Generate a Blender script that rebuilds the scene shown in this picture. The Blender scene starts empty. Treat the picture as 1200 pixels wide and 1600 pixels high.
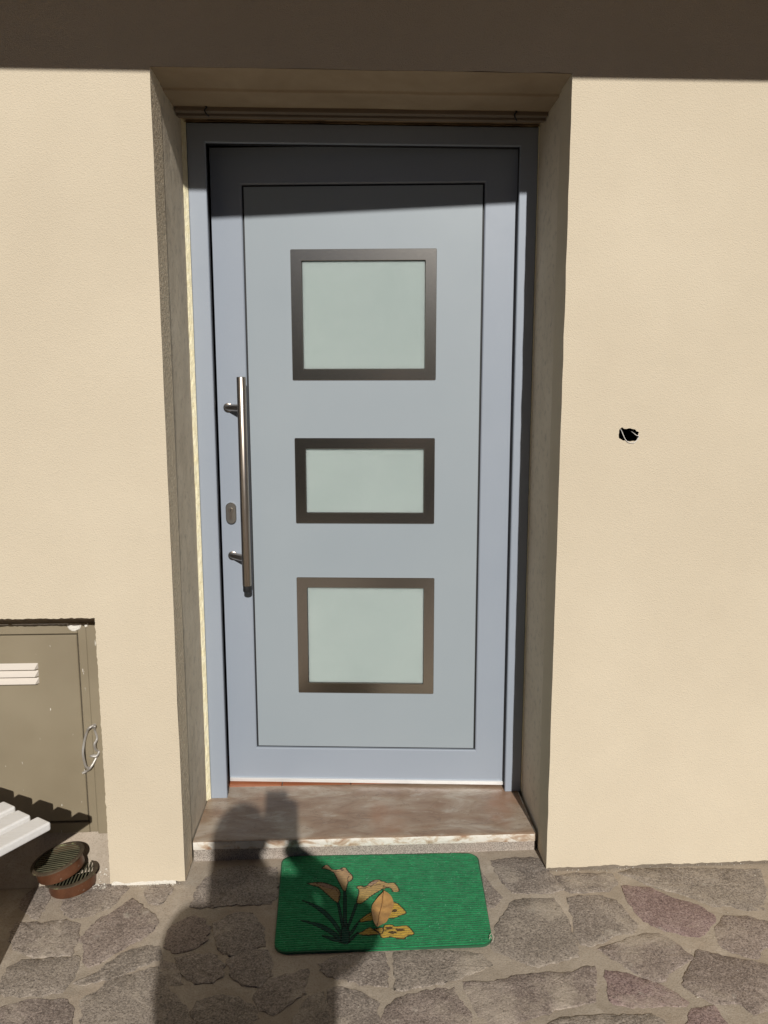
import bpy, bmesh, math, random
import numpy as np
from mathutils import Vector, Matrix, noise as mnoise
from mathutils.geometry import delaunay_2d_cdt

random.seed(7)
rng = np.random.default_rng(7)
scene = bpy.context.scene
C = scene.collection
R = math.radians

# ------------------------------------------------------------------ camera, sky, sun, exposure
cam_d = bpy.data.cameras.new('camera'); cam = bpy.data.objects.new('camera', cam_d); C.objects.link(cam)
cam_d.sensor_fit = 'VERTICAL'; cam_d.sensor_height = 24.0; cam_d.lens = 24.0 * 1201.98 / 1600.0
cam_d.clip_start = 0.02; cam_d.clip_end = 2000
YAW, PITCH, ROLL = 0.0428, 0.1506, -0.0012
fwd = Vector((math.sin(YAW) * math.cos(PITCH), math.cos(YAW) * math.cos(PITCH), -math.sin(PITCH)))
r0 = Vector((math.cos(YAW), -math.sin(YAW), 0)); u0 = r0.cross(fwd)
rr = math.cos(ROLL) * r0 + math.sin(ROLL) * u0; uu = -math.sin(ROLL) * r0 + math.cos(ROLL) * u0
cam.matrix_world = Matrix(((rr.x, uu.x, -fwd.x, -0.0461), (rr.y, uu.y, -fwd.y, -2.4413), (rr.z, uu.z, -fwd.z, 1.3423), (0, 0, 0, 1)))
scene.camera = cam

SUN = Vector((-0.086, 1.0, -0.535)).normalized()        # the way the light travels
world = bpy.data.worlds.new('World'); scene.world = world; world.use_nodes = True
wn = world.node_tree; bgn = wn.nodes['Background']
sky = wn.nodes.new('ShaderNodeTexSky'); sky.sky_type = 'NISHITA'; sky.sun_disc = False
sky.sun_elevation = math.asin(-SUN.z); sky.sun_rotation = math.atan2(-SUN.x, -SUN.y)
sky.dust_density = 0.0; sky.air_density = 0.2; sky.ozone_density = 1.0
wn.links.new(sky.outputs['Color'], bgn.inputs['Color']); bgn.inputs['Strength'].default_value = 0.05
sun_d = bpy.data.lights.new('sun', 'SUN'); sun_d.energy = 5.0; sun_d.angle = R(0.5); sun_d.color = (1.0, 0.965, 0.91)
sun = bpy.data.objects.new('sun', sun_d); C.objects.link(sun)
sun.rotation_euler = SUN.to_track_quat('-Z', 'Y').to_euler(); sun.location = (1, -12, 8)
scene.view_settings.view_transform = 'Standard'; scene.view_settings.look = 'None'
scene.view_settings.gamma = 1.0; scene.view_settings.use_curve_mapping = False
scene.view_settings.exposure = -0.32

# ------------------------------------------------------------------ measured outlines (metres, world)
STONES = [
('A',[(-0.984,-0.386),(-0.958,-0.344),(-0.923,-0.375),(-0.917,-0.425),(-0.913,-0.486),(-0.928,-0.482),(-0.975,-0.435)]),
('A',[(-0.860,-0.411),(-0.818,-0.403),(-0.808,-0.337),(-0.809,-0.291),(-0.782,-0.285),(-0.754,-0.348),(-0.706,-0.369),(-0.718,-0.408),(-0.728,-0.449),(-0.767,-0.478),(-0.815,-0.488),(-0.837,-0.477),(-0.860,-0.442)]),
('A',[(-0.958,-0.528),(-0.950,-0.506),(-0.892,-0.513),(-0.836,-0.503),(-0.794,-0.525),(-0.785,-0.556),(-0.777,-0.631),(-0.861,-0.632),(-0.918,-0.603),(-0.945,-0.572)]),
('P',[(-0.761,-0.573),(-0.740,-0.509),(-0.706,-0.478),(-0.677,-0.425),(-0.611,-0.490),(-0.584,-0.521),(-0.593,-0.561),(-0.609,-0.579),(-0.656,-0.618),(-0.693,-0.667),(-0.712,-0.671),(-0.731,-0.653),(-0.737,-0.607)]),
('G',[(-0.906,-0.677),(-0.880,-0.656),(-0.825,-0.654),(-0.752,-0.647),(-0.742,-0.686),(-0.745,-0.733),(-0.751,-0.758),(-0.831,-0.764),(-0.891,-0.756),(-0.902,-0.714)]),
('G',[(-0.723,-0.729),(-0.679,-0.700),(-0.633,-0.642),(-0.590,-0.618),(-0.553,-0.629),(-0.543,-0.664),(-0.596,-0.689),(-0.636,-0.713),(-0.670,-0.727),(-0.697,-0.738)]),
('G',[(-0.687,-0.791),(-0.652,-0.759),(-0.639,-0.729),(-0.538,-0.697),(-0.520,-0.725),(-0.492,-0.778),(-0.443,-0.829),(-0.419,-0.894),(-0.438,-0.936),(-0.556,-0.934),(-0.642,-0.904),(-0.675,-0.816)]),
('P',[(-0.891,-0.814),(-0.829,-0.789),(-0.731,-0.791),(-0.707,-0.819),(-0.695,-0.861),(-0.683,-0.906),(-0.793,-0.908),(-0.858,-0.888)]),
('A',[(-0.643,-0.384),(-0.628,-0.370),(-0.588,-0.365),(-0.576,-0.395),(-0.592,-0.443),(-0.621,-0.435)]),
('A',[(-0.484,-0.357),(-0.457,-0.308),(-0.388,-0.292),(-0.287,-0.305),(-0.271,-0.430),(-0.291,-0.458),(-0.365,-0.457),(-0.475,-0.465),(-0.498,-0.458)]),
('P',[(-0.533,-0.564),(-0.522,-0.534),(-0.491,-0.514),(-0.460,-0.527),(-0.442,-0.564),(-0.440,-0.595),(-0.468,-0.628),(-0.510,-0.635),(-0.533,-0.610)]),
('A',[(-0.421,-0.539),(-0.393,-0.514),(-0.363,-0.499),(-0.328,-0.512),(-0.297,-0.567),(-0.287,-0.624),(-0.326,-0.638),(-0.357,-0.658),(-0.388,-0.633)]),
('A',[(-0.361,-0.677),(-0.324,-0.653),(-0.284,-0.650),(-0.267,-0.677),(-0.260,-0.728),(-0.277,-0.766),(-0.310,-0.755),(-0.345,-0.719)]),
('A',[(-0.494,-0.665),(-0.463,-0.652),(-0.403,-0.665),(-0.385,-0.694),(-0.374,-0.717),(-0.395,-0.746),(-0.434,-0.744),(-0.467,-0.712)]),
('A',[(-0.531,-0.677),(-0.502,-0.687),(-0.481,-0.720),(-0.466,-0.747),(-0.494,-0.750),(-0.517,-0.722)]),
('A',[(-0.281,-0.793),(-0.260,-0.758),(-0.237,-0.751),(-0.189,-0.733),(-0.169,-0.725),(-0.170,-0.763),(-0.175,-0.795),(-0.213,-0.828),(-0.231,-0.844),(-0.268,-0.829)]),
('G',[(-0.409,-0.812),(-0.361,-0.799),(-0.318,-0.813),(-0.280,-0.843),(-0.288,-0.881),(-0.303,-0.899),(-0.399,-0.894),(-0.419,-0.840)]),
('G',[(-0.179,-0.872),(-0.153,-0.814),(-0.125,-0.802),(-0.119,-0.829),(-0.115,-0.900),(-0.187,-0.896)]),
('A',[(-0.126,-0.704),(-0.102,-0.685),(-0.051,-0.673),(0.026,-0.677),(0.027,-0.783),(-0.016,-0.772),(-0.047,-0.761),(-0.086,-0.749),(-0.122,-0.733)]),
('A',[(-0.109,-0.794),(-0.086,-0.786),(-0.044,-0.802),(-0.001,-0.833),(0.001,-0.874),(0.001,-0.922),(-0.104,-0.916)]),
('G',[(0.058,-0.674),(0.118,-0.675),(0.225,-0.683),(0.270,-0.692),(0.292,-0.731),(0.264,-0.743),(0.218,-0.755),(0.168,-0.775),(0.116,-0.787),(0.077,-0.797),(0.057,-0.794),(0.059,-0.736)]),
('P',[(0.028,-0.858),(0.053,-0.829),(0.105,-0.818),(0.145,-0.807),(0.185,-0.805),(0.190,-0.837),(0.209,-0.866),(0.212,-0.910),(0.211,-0.949),(0.017,-0.938),(0.019,-0.882)]),
('A',[(0.306,-0.326),(0.330,-0.335),(0.333,-0.375),(0.347,-0.422),(0.370,-0.473),(0.347,-0.507),(0.331,-0.512),(0.306,-0.499),(0.296,-0.419)]),
('A',[(0.373,-0.302),(0.439,-0.292),(0.515,-0.297),(0.525,-0.360),(0.539,-0.400),(0.555,-0.446),(0.512,-0.459),(0.405,-0.453),(0.391,-0.405),(0.377,-0.351)]),
('G',[(0.332,-0.591),(0.361,-0.554),(0.396,-0.498),(0.429,-0.488),(0.511,-0.493),(0.521,-0.529),(0.526,-0.580),(0.521,-0.624),(0.526,-0.655),(0.514,-0.710),(0.460,-0.726),(0.408,-0.740),(0.392,-0.734),(0.352,-0.708),(0.308,-0.678),(0.310,-0.648),(0.327,-0.634)]),
('P',[(0.218,-0.782),(0.295,-0.786),(0.352,-0.771),(0.429,-0.766),(0.503,-0.771),(0.515,-0.753),(0.547,-0.752),(0.536,-0.786),(0.508,-0.858),(0.461,-0.868),(0.414,-0.874),(0.365,-0.891),(0.309,-0.912),(0.257,-0.905),(0.241,-0.884),(0.229,-0.839)]),
('A',[(0.548,-0.387),(0.609,-0.379),(0.713,-0.385),(0.710,-0.433),(0.673,-0.463),(0.622,-0.463),(0.570,-0.462),(0.556,-0.433)]),
('G',[(0.744,-0.384),(0.786,-0.369),(0.962,-0.379),(1.156,-0.390),(1.130,-0.463),(1.076,-0.570),(1.029,-0.565),(0.983,-0.540),(0.943,-0.544),(0.890,-0.493),(0.826,-0.459),(0.788,-0.422)]),
('R',[(0.724,-0.446),(0.798,-0.454),(0.845,-0.507),(0.901,-0.535),(0.928,-0.583),(0.915,-0.607),(0.876,-0.642),(0.852,-0.661),(0.823,-0.654),(0.773,-0.631),(0.747,-0.606),(0.732,-0.581),(0.720,-0.512)]),
('A',[(0.555,-0.490),(0.592,-0.481),(0.651,-0.484),(0.683,-0.508),(0.691,-0.549),(0.705,-0.607),(0.679,-0.635),(0.635,-0.640),(0.594,-0.664),(0.564,-0.677),(0.538,-0.668),(0.533,-0.634),(0.550,-0.557)]),
('P',[(0.579,-0.692),(0.644,-0.669),(0.712,-0.644),(0.751,-0.647),(0.774,-0.676),(0.790,-0.712),(0.802,-0.736),(0.766,-0.750),(0.717,-0.777),(0.705,-0.801),(0.674,-0.802),(0.650,-0.778),(0.622,-0.742),(0.597,-0.714)]),
('R',[(0.571,-0.764),(0.600,-0.771),(0.641,-0.792),(0.685,-0.819),(0.706,-0.839),(0.726,-0.872),(0.715,-0.884),(0.650,-0.879),(0.598,-0.878),(0.560,-0.867),(0.552,-0.853)]),
('P',[(0.959,-0.588),(1.014,-0.594),(1.058,-0.618),(1.070,-0.642),(1.027,-0.690),(0.989,-0.710),(0.962,-0.745),(0.941,-0.734),(0.894,-0.704),(0.893,-0.683),(0.906,-0.638)]),
('P',[(0.831,-0.711),(0.879,-0.735),(0.943,-0.759),(0.974,-0.771),(0.978,-0.811),(0.923,-0.891),(0.863,-0.910),(0.845,-0.878),(0.792,-0.878),(0.755,-0.841),(0.742,-0.817),(0.752,-0.799),(0.779,-0.771)]),
('R',[(0.715,-0.915),(0.742,-0.895),(0.783,-0.888),(0.785,-0.927),(0.785,-0.956),(0.748,-0.970),(0.684,-0.955)]),
('G',[(0.345,-0.939),(0.426,-0.904),(0.485,-0.903),(0.575,-0.905),(0.630,-0.904),(0.645,-0.921),(0.649,-0.955),(0.540,-0.997),(0.363,-0.980)]),
('G',[(1.199,-0.382),(1.276,-0.386),(1.191,-0.546),(1.135,-0.592),(1.100,-0.572)]),
]
PRINT = {
'flower':[[(-0.183,-0.388),(-0.154,-0.385),(-0.131,-0.389),(-0.107,-0.404),(-0.093,-0.417),(-0.086,-0.440),(-0.090,-0.475),(-0.097,-0.477),(-0.108,-0.463),(-0.126,-0.438),(-0.147,-0.409),(-0.171,-0.396)],[(-0.143,-0.320),(-0.133,-0.303),(-0.124,-0.306),(-0.112,-0.325),(-0.093,-0.328),(-0.075,-0.319),(-0.065,-0.335),(-0.051,-0.363),(-0.054,-0.382),(-0.064,-0.390),(-0.070,-0.427),(-0.077,-0.427),(-0.089,-0.394),(-0.102,-0.355),(-0.108,-0.340),(-0.127,-0.324)],[(-0.041,-0.413),(-0.032,-0.409),(-0.013,-0.412),(0.002,-0.392),(0.020,-0.383),(0.034,-0.389),(0.052,-0.400),(0.069,-0.401),(0.078,-0.417),(0.082,-0.436),(0.075,-0.442),(0.064,-0.440),(0.059,-0.426),(0.048,-0.420),(0.027,-0.433),(0.003,-0.454),(-0.023,-0.483),(-0.035,-0.487),(-0.040,-0.478),(-0.033,-0.439),(-0.034,-0.425)],[(-0.032,-0.554),(-0.016,-0.537),(0.001,-0.525),(0.005,-0.538),(0.004,-0.556),(-0.016,-0.561),(-0.030,-0.563)],[(0.045,-0.483),(0.056,-0.487),(0.070,-0.489),(0.083,-0.507),(0.095,-0.533),(0.078,-0.542),(0.063,-0.552),(0.047,-0.552),(0.036,-0.542)],[(-0.040,-0.609),(-0.025,-0.599),(-0.006,-0.586),(0.005,-0.596),(0.020,-0.613),(0.009,-0.614),(-0.017,-0.614)],[(0.020,-0.613),(0.028,-0.605),(0.032,-0.582),(0.046,-0.577),(0.067,-0.586),(0.089,-0.583),(0.101,-0.594),(0.110,-0.618),(0.094,-0.623),(0.082,-0.633),(0.064,-0.631),(0.046,-0.624),(0.030,-0.629),(0.022,-0.622)],[(0.005,-0.592),(0.026,-0.588),(0.030,-0.598),(0.023,-0.611)]],
'blade':[[(-0.074,-0.630),(-0.081,-0.599),(-0.101,-0.551),(-0.138,-0.498),(-0.193,-0.463),(-0.155,-0.497),(-0.114,-0.550),(-0.089,-0.599)],[(-0.075,-0.632),(-0.094,-0.602),(-0.136,-0.565),(-0.191,-0.547),(-0.149,-0.572),(-0.108,-0.606),(-0.086,-0.630)],[(-0.075,-0.636),(-0.099,-0.619),(-0.131,-0.610),(-0.107,-0.628),(-0.081,-0.639)],[(-0.068,-0.627),(-0.054,-0.593),(-0.034,-0.558),(-0.046,-0.593),(-0.060,-0.620)],[(-0.066,-0.635),(-0.049,-0.613),(-0.036,-0.602),(-0.046,-0.621),(-0.062,-0.640)],[(-0.082,-0.630),(-0.079,-0.568),(-0.071,-0.552),(-0.061,-0.593),(-0.062,-0.642),(-0.078,-0.641)],[(-0.095,-0.477),(-0.090,-0.477),(-0.076,-0.568),(-0.081,-0.572)],[(-0.076,-0.429),(-0.070,-0.430),(-0.068,-0.560),(-0.075,-0.568)],[(-0.044,-0.489),(-0.037,-0.487),(-0.060,-0.577),(-0.066,-0.584)]],
'spot':[[(0.057,-0.524),(0.065,-0.517),(0.070,-0.522),(0.063,-0.529)],[(0.036,-0.590),(0.045,-0.586),(0.054,-0.591),(0.044,-0.594)],[(0.062,-0.598),(0.074,-0.596),(0.085,-0.601),(0.072,-0.605)],[(0.043,-0.607),(0.054,-0.605),(0.064,-0.610),(0.053,-0.613)],[(-0.086,-0.329),(-0.083,-0.324),(-0.078,-0.329),(-0.081,-0.334)],[(-0.013,-0.412),(0.002,-0.395),(0.015,-0.388),(0.024,-0.388),(0.015,-0.400),(0.001,-0.409)],[(-0.157,-0.390),(-0.130,-0.392),(-0.104,-0.412),(-0.096,-0.421),(-0.118,-0.415),(-0.142,-0.402)]],
'line':[[(-0.105,-0.339),(-0.084,-0.336),(-0.068,-0.336)],[(-0.064,-0.388),(-0.065,-0.369),(-0.059,-0.360)],[(-0.032,-0.420),(-0.013,-0.419),(0.022,-0.405),(0.045,-0.416)],[(-0.099,-0.421),(-0.090,-0.440),(-0.091,-0.466)],[(-0.030,-0.559),(-0.013,-0.545),(0.002,-0.534)],[(0.031,-0.600),(0.053,-0.595),(0.069,-0.592)]],
}
LEAF = [(0.038,-0.450),(0.051,-0.461),(0.060,-0.484),(0.062,-0.510),(0.051,-0.547),(0.038,-0.579),(0.023,-0.594),(0.012,-0.599),(0.005,-0.573),(0.002,-0.548),(0.001,-0.519),(0.008,-0.494),(0.022,-0.473)]
MAT = [(-0.267,-0.248),(0.333,-0.265),(0.312,-0.667),(-0.253,-0.665)]
HOLE = [(0.6863,1.2305),(0.6870,1.2480),(0.6941,1.2552),(0.7031,1.2508),(0.7179,1.2522),(0.7329,1.2478),(0.7421,1.2405),(0.7395,1.2332),(0.7426,1.2303),(0.7371,1.2216),(0.7314,1.2172),(0.7136,1.2173),(0.6987,1.2188),(0.6880,1.2247)]
HOLE_WIRE = [(0.6926,1.2568),(0.6949,1.2452),(0.6964,1.2380),(0.7029,1.2249),(0.7123,1.2146),(0.7272,1.2123),(0.7372,1.2204),(0.7417,1.2305),(0.7351,1.2329),(0.7283,1.2378),(0.7255,1.2466)]
WIRE = [[(-0.7971,0.3892),(-0.8140,0.3846),(-0.8267,0.3650),(-0.8364,0.3329),(-0.8382,0.3029),(-0.8350,0.2626),(-0.8299,0.2539)], [(-0.8122,0.3747),(-0.7998,0.3893),(-0.8031,0.3720),(-0.7976,0.3470),(-0.8031,0.3321),(-0.8019,0.3121),(-0.7953,0.3044),(-0.8005,0.2945),(-0.8168,0.2949),(-0.8031,0.2911),(-0.8111,0.2721),(-0.8213,0.2573),(-0.8337,0.2449),(-0.8466,0.2387)]]
CRUMBS = [(-0.681,-0.462),(-0.509,-0.846),(0.543,-0.326),(0.329,-0.447),(0.969,-0.577),(0.756,-0.863),(0.891,-0.787),(0.701,-0.890),(0.498,-0.323),(-0.284,-0.300),(0.220,-0.613),(-0.854,-0.181),(-0.818,-0.233),(0.162,-0.792),(-0.039,-0.850),(1.127,-0.423)]

XL, XR = -0.5393, 0.5254          # door reveal
YW, YO = -0.3582, -0.2534         # face of the insulation cladding, face of the old wall
ZT = 2.1528                       # underside of the lintel
HF, WF = 2.14, 1.0529             # door frame
def gz(x): return -0.0636 + 0.009 * x

# ------------------------------------------------------------------ material helper
class Mat:
    def __init__(s, name, col=(.5, .5, .5), rough=.6, metal=0.0, spec=.5):
        s.m = bpy.data.materials.new(name); s.m.use_nodes = True
        s.t = s.m.node_tree; s.p = s.t.nodes['Principled BSDF']
        s.set(col, rough, metal, spec); s._tc = None
    def set(s, col, rough, metal, spec):
        s.p.inputs['Base Color'].default_value = (*col, 1); s.p.inputs['Roughness'].default_value = rough
        s.p.inputs['Metallic'].default_value = metal; s.p.inputs['Specular IOR Level'].default_value = spec
    def n(s, t, **kw):
        nd = s.t.nodes.new(t)
        for k, v in kw.items():
            if k in nd.inputs: nd.inputs[k].default_value = v
            else: setattr(nd, k, v)
        return nd
    def l(s, a, b): s.t.links.new(a, b)
    def co(s, scale=(1, 1, 1), rot=(0, 0, 0)):
        if s._tc is None: s._tc = s.n('ShaderNodeTexCoord')
        mp = s.n('ShaderNodeMapping'); mp.inputs['Scale'].default_value = scale; mp.inputs['Rotation'].default_value = rot
        s.l(s._tc.outputs['Object'], mp.inputs['Vector']); return mp.outputs['Vector']
    def noise(s, scale, detail=3, rough=.55, dist=0.0, vec=None):
        nd = s.n('ShaderNodeTexNoise', Scale=scale, Detail=detail, Roughness=rough, Distortion=dist)
        s.l(vec if vec is not None else s.co(), nd.inputs['Vector']); return nd.outputs['Fac']
    def vor(s, scale, feature='F1', vec=None, rnd=1.0):
        nd = s.n('ShaderNodeTexVoronoi', Scale=scale, Randomness=rnd); nd.feature = feature
        s.l(vec if vec is not None else s.co(), nd.inputs['Vector']); return nd.outputs['Distance']
    def ramp(s, fac, stops):
        nd = s.n('ShaderNodeValToRGB'); e = nd.color_ramp.elements
        while len(e) > len(stops): e.remove(e[-1])
        while len(e) < len(stops): e.new(1.0)
        for el, (p, c) in zip(e, stops):
            el.position = p; el.color = (*c, 1) if len(c) == 3 else c
        s.l(fac, nd.inputs['Fac']); return nd.outputs['Color']
    def val(s, fac, a, b, lo=0.0, hi=1.0):
        nd = s.n('ShaderNodeMapRange'); s.l(fac, nd.inputs['Value'])
        for i, v in zip(('From Min', 'From Max', 'To Min', 'To Max'), (a, b, lo, hi)): nd.inputs[i].default_value = v
        return nd.outputs['Result']
    def mix(s, fac, a, b, mode='MIX'):
        nd = s.n('ShaderNodeMix', data_type='RGBA', blend_type=mode)
        for sock, v in ((nd.inputs[0], fac), (nd.inputs[6], a), (nd.inputs[7], b)):
            if isinstance(v, (int, float)): sock.default_value = v
            elif isinstance(v, tuple): sock.default_value = (*v, 1)
            else: s.l(v, sock)
        return nd.outputs[2]
    def math(s, op, a, b=0.0):
        nd = s.n('ShaderNodeMath', operation=op)
        for sock, v in ((nd.inputs[0], a), (nd.inputs[1], b)):
            if isinstance(v, (int, float)): sock.default_value = v
            else: s.l(v, sock)
        return nd.outputs[0]
    def col(s, c): s.l(c, s.p.inputs['Base Color']); return s
    def rgh(s, c): s.l(c, s.p.inputs['Roughness']); return s
    def bump(s, h, strength=.3, dist=.002, prev=None):
        nd = s.n('ShaderNodeBump', Strength=strength, Distance=dist); s.l(h, nd.inputs['Height'])
        if prev is not None: s.l(prev, nd.inputs['Normal'])
        s.l(nd.outputs['Normal'], s.p.inputs['Normal']); return nd.outputs['Normal']

def make_stucco(name, c1, c2, strength=.55, grain=360):
    m = Mat(name, rough=.92, spec=.15)
    big = m.noise(1.3, 4, .6); mid = m.noise(9, 3, .6); fine = m.noise(grain, 2, .6)
    c = m.mix(m.val(big, .35, .65), c1, c2)
    c = m.mix(m.val(mid, .3, .75, 0, .12), c, tuple(v * .8 for v in c1))
    c = m.mix(m.val(fine, .35, .3, 0, .35), c, tuple(v * .72 for v in c1))
    m.col(c)
    v = m.vor(grain * .8)
    h = m.math('ADD', m.math('MULTIPLY', v, .7), fine)
    b = m.bump(m.noise(5, 2), .12, .02)
    m.bump(h, strength, .0022, b)
    return m.m
M = {}
M['stucco'] = make_stucco('cream_stucco', (.606, .522, .394), (.655, .569, .434))
M['stucco_rough_lit'] = make_stucco('rough_stucco_lit', (.74, .62, .46), (.79, .67, .50), .6, 260)  # same stucco as the face, brightened to read as sun-grazed
M['stucco_white'] = make_stucco('bare_white_plaster', (.78, .74, .66), (.70, .66, .58), .8, 300)

m = Mat('old_plaster', rough=.85, spec=.2)
c = m.ramp(m.noise(3.5, 5, .62, .4), [(.3, (.60, .51, .39)), (.55, (.70, .605, .47)), (.75, (.76, .665, .53))])
c = m.mix(m.val(m.noise(40, 4, .7), .52, .72, 0, .5), c, (.34, .30, .245))
m.col(c); b = m.bump(m.noise(14, 4), .35, .006); m.bump(m.noise(160, 3), .25, .0015, b); M['old_plaster'] = m.m

m = Mat('paint_frame', rough=.42, spec=.42)
n1 = m.noise(2.2, 3)
m.col(m.mix(m.val(n1, .3, .7), (.285, .322, .378), (.302, .338, .391)))
m.rgh(m.val(m.noise(6, 4, .6), .3, .7, .36, .5)); m.bump(m.noise(900, 2), .06, .0004); M['paint_frame'] = m.m
m = Mat('paint_panel', rough=.45, spec=.38)
n1 = m.noise(1.7, 3)
m.col(m.mix(m.val(n1, .3, .7), (.290, .332, .364), (.308, .348, .378)))
m.rgh(m.val(m.noise(5, 4, .6), .3, .7, .4, .52)); m.bump(m.noise(900, 2), .06, .0004); M['paint_panel'] = m.m
M['black_rubber'] = Mat('black_rubber', (.012, .012, .013), .6).m

m = Mat('bronze_bezel', (.50, .462, .41), .2, 1.0)
st = m.noise(60, 3, .6, vec=m.co((1, 1, 22))); m.rgh(m.val(st, .3, .7, .185, .21)); M['bezel'] = m.m
m = Mat('frosted_glass', (.44, .485, .465), .1, 0, .5)
m.p.inputs['Subsurface Weight'].default_value = 1.0; m.p.inputs['Subsurface Radius'].default_value = (1, 1, 1)
m.p.inputs['Subsurface Scale'].default_value = .030
sm = m.noise(7, 5, .65, .8); m.col(m.mix(m.val(m.noise(4, 4, .6, .5), .3, .7), (.395, .46, .445), (.425, .49, .472))); m.rgh(m.val(sm, .35, .7, .06, .16)); M['glass'] = m.m
m = Mat('brushed_steel', (.46, .40, .345), .3, 1.0)
st = m.noise(30, 4, .6, vec=m.co((60, 60, 1))); m.rgh(m.val(st, .3, .7, .27, .37)); m.bump(st, .05, .0004); M['steel'] = m.m
m = Mat('lock_steel', (.42, .39, .35), .35, 1.0); m.bump(m.noise(700, 2), .1, .0004); M['lock'] = m.m
m = Mat('satin_aluminium', (.86, .86, .85), .42, .6); M['alu'] = m.m

m = Mat('stained_marble', rough=.4, spec=.5)
v1 = m.co((1, 2.4, 1))
a = m.noise(5.0, 8, .62, .6, v1)
c = m.ramp(a, [(.28, (.185, .11, .068)), (.42, (.275, .18, .118)), (.51, (.325, .235, .165)), (.60, (.395, .315, .24)), (.72, (.48, .41, .335)), (.85, (.55, .50, .43))])
vein = m.noise(6.5, 5, .55, 1.6, m.co((1, 2.8, 1)))
vv = m.math('ABSOLUTE', m.math('SUBTRACT', vein, .5))
c = m.mix(m.val(vv, 0, .010, .6, 0), c, (.11, .07, .05))
c = m.mix(m.val(m.noise(9, 5, .7, .5, v1), .57, .72, 0, .65), c, (.54, .49, .42))
c = m.mix(m.val(m.noise(3.2, 3, .6, .2), .56, .70, 0, .6), c, (.33, .16, .085))
c = m.mix(m.val(m.noise(300, 2, .6), .3, .7, 0, .18), c, (.2, .15, .11))
m.col(c); m.rgh(m.val(m.noise(12, 4), .3, .7, .28, .55)); b = m.bump(m.noise(18, 5, .6, .5), .22, .005); m.bump(m.noise(140, 3), .2, .001, b)
M['marble'] = m.m
m = Mat('marble_edge', rough=.7)
a = m.noise(16, 5, .65, .6, m.co((1, 1, 1.5)))
c = m.ramp(a, [(.34, (.30, .17, .10)), (.46, (.52, .42, .32)), (.54, (.68, .64, .57)), (.8, (.74, .71, .66))])
m.col(c); m.bump(m.noise(90, 4), .6, .003); M['marble_edge'] = m.m
m = Mat('speckled_granite', rough=.75)
c = m.ramp(m.vor(330), [(.1, (.10, .085, .075)), (.4, (.26, .225, .195)), (.62, (.40, .35, .30))])
c = m.mix(m.val(m.noise(5, 3), .4, .7, 0, .4), c, (.36, .26, .20)); m.col(c); m.bump(m.noise(240, 3), .5, .002); M['granite'] = m.m

def make_stone(name, c1, c2, c3):
    m = Mat(name, rough=.85, spec=.3)
    oi = m.n('ShaderNodeObjectInfo')
    va = m.n('ShaderNodeVectorMath', operation='ADD')
    cmb = m.n('ShaderNodeCombineXYZ')
    rn = m.math('MULTIPLY', oi.outputs['Random'], 37.0)
    for k in range(3): m.l(rn, cmb.inputs[k])
    m.l(m.co(), va.inputs[0]); m.l(cmb.outputs[0], va.inputs[1]); vec = va.outputs[0]
    mid = m.noise(11, 5, .65, .3, vec); fine = m.noise(210, 3, .75, .3, vec)
    c = m.ramp(mid, [(.3, c1), (.52, c2), (.74, c3)])
    lum = m.val(oi.outputs['Random'], 0, 1, .94, 1.34)
    vm = m.n('ShaderNodeVectorMath', operation='SCALE'); m.l(c, vm.inputs[0]); m.l(lum, vm.inputs['Scale']); c = vm.outputs[0]
    c = m.mix(m.val(fine, .50, .36, 0, .8), c, tuple(v * .45 for v in c1))
    c = m.mix(m.val(fine, .54, .66, 0, .75), c, tuple(min(1, v * 1.5) for v in c3))
    # mortar haze rubbed over the face
    c = m.mix(m.val(m.noise(5.5, 5, .68, .4, vec), .53, .72, 0, .7), c, (.50, .43, .345))
    c = m.mix(m.val(m.noise(15, 5, .7, .2, vec), .62, .72, 0, .55), c, (.50, .455, .39))
    m.col(c); fw = m.noise(38, 5, .75, 2.2, vec); c = m.mix(m.val(fw, .42, .30, 0, .55), c, tuple(v * .62 for v in c1)); c = m.mix(m.val(fw, .56, .70, 0, .5), c, tuple(min(1, v * 1.25) for v in c3))
    m.col(c); b = m.bump(mid, .4, .008)
    fib = m.noise(55, 4, .7, 1.2, vec); sp2 = m.noise(95, 2, .6, .6, vec); c = m.mix(m.val(sp2, .60, .70, 0, .45), c, tuple(min(1, v * 1.35) for v in c3)); c = m.mix(m.val(sp2, .40, .30, 0, .5), c, tuple(v * .5 for v in c1)); m.col(c); b = m.bump(fib, .7, .005, b); m.bump(fine, .5, .002, b)
    return m.m
M['stone_A'] = make_stone('porphyry_grey', (.187, .154, .130), (.252, .212, .180), (.338, .288, .246))
M['stone_G'] = make_stone('porphyry_olive', (.188, .158, .132), (.248, .21, .176), (.32, .274, .228))
M['stone_P'] = make_stone('porphyry_purple', (.180, .142, .122), (.242, .195, .168), (.318, .262, .225))
M['stone_R'] = make_stone('porphyry_red', (.175, .120, .110), (.235, .168, .155), (.31, .238, .215))
m = Mat('mortar', rough=.9, spec=.2)
c = m.ramp(m.noise(5, 5, .62, .4), [(.28, (.295, .247, .195)), (.5, (.38, .322, .257)), (.75, (.46, .397, .325))])
c = m.mix(m.val(m.noise(2.1, 3, .6), .5, .68, 0, .6), c, (.43, .33, .245))
c = m.mix(m.val(m.noise(26, 4, .7), .55, .75, 0, .45), c, (.28, .225, .17))
m.col(c); c = m.mix(m.val(m.noise(7, 6, .7, .8), .52, .66, 0, .5), c, (.53, .465, .385)); c = m.mix(m.val(m.noise(240, 3, .7), .5, .34, 0, .5), c, (.21, .165, .12)); m.col(c)
b = m.bump(m.noise(30, 4), .5, .005); m.bump(m.noise(260, 3), .5, .002, b); M['mortar'] = m.m
m = Mat('lintel_plaster_shaded', rough=.88, spec=.15)
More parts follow.
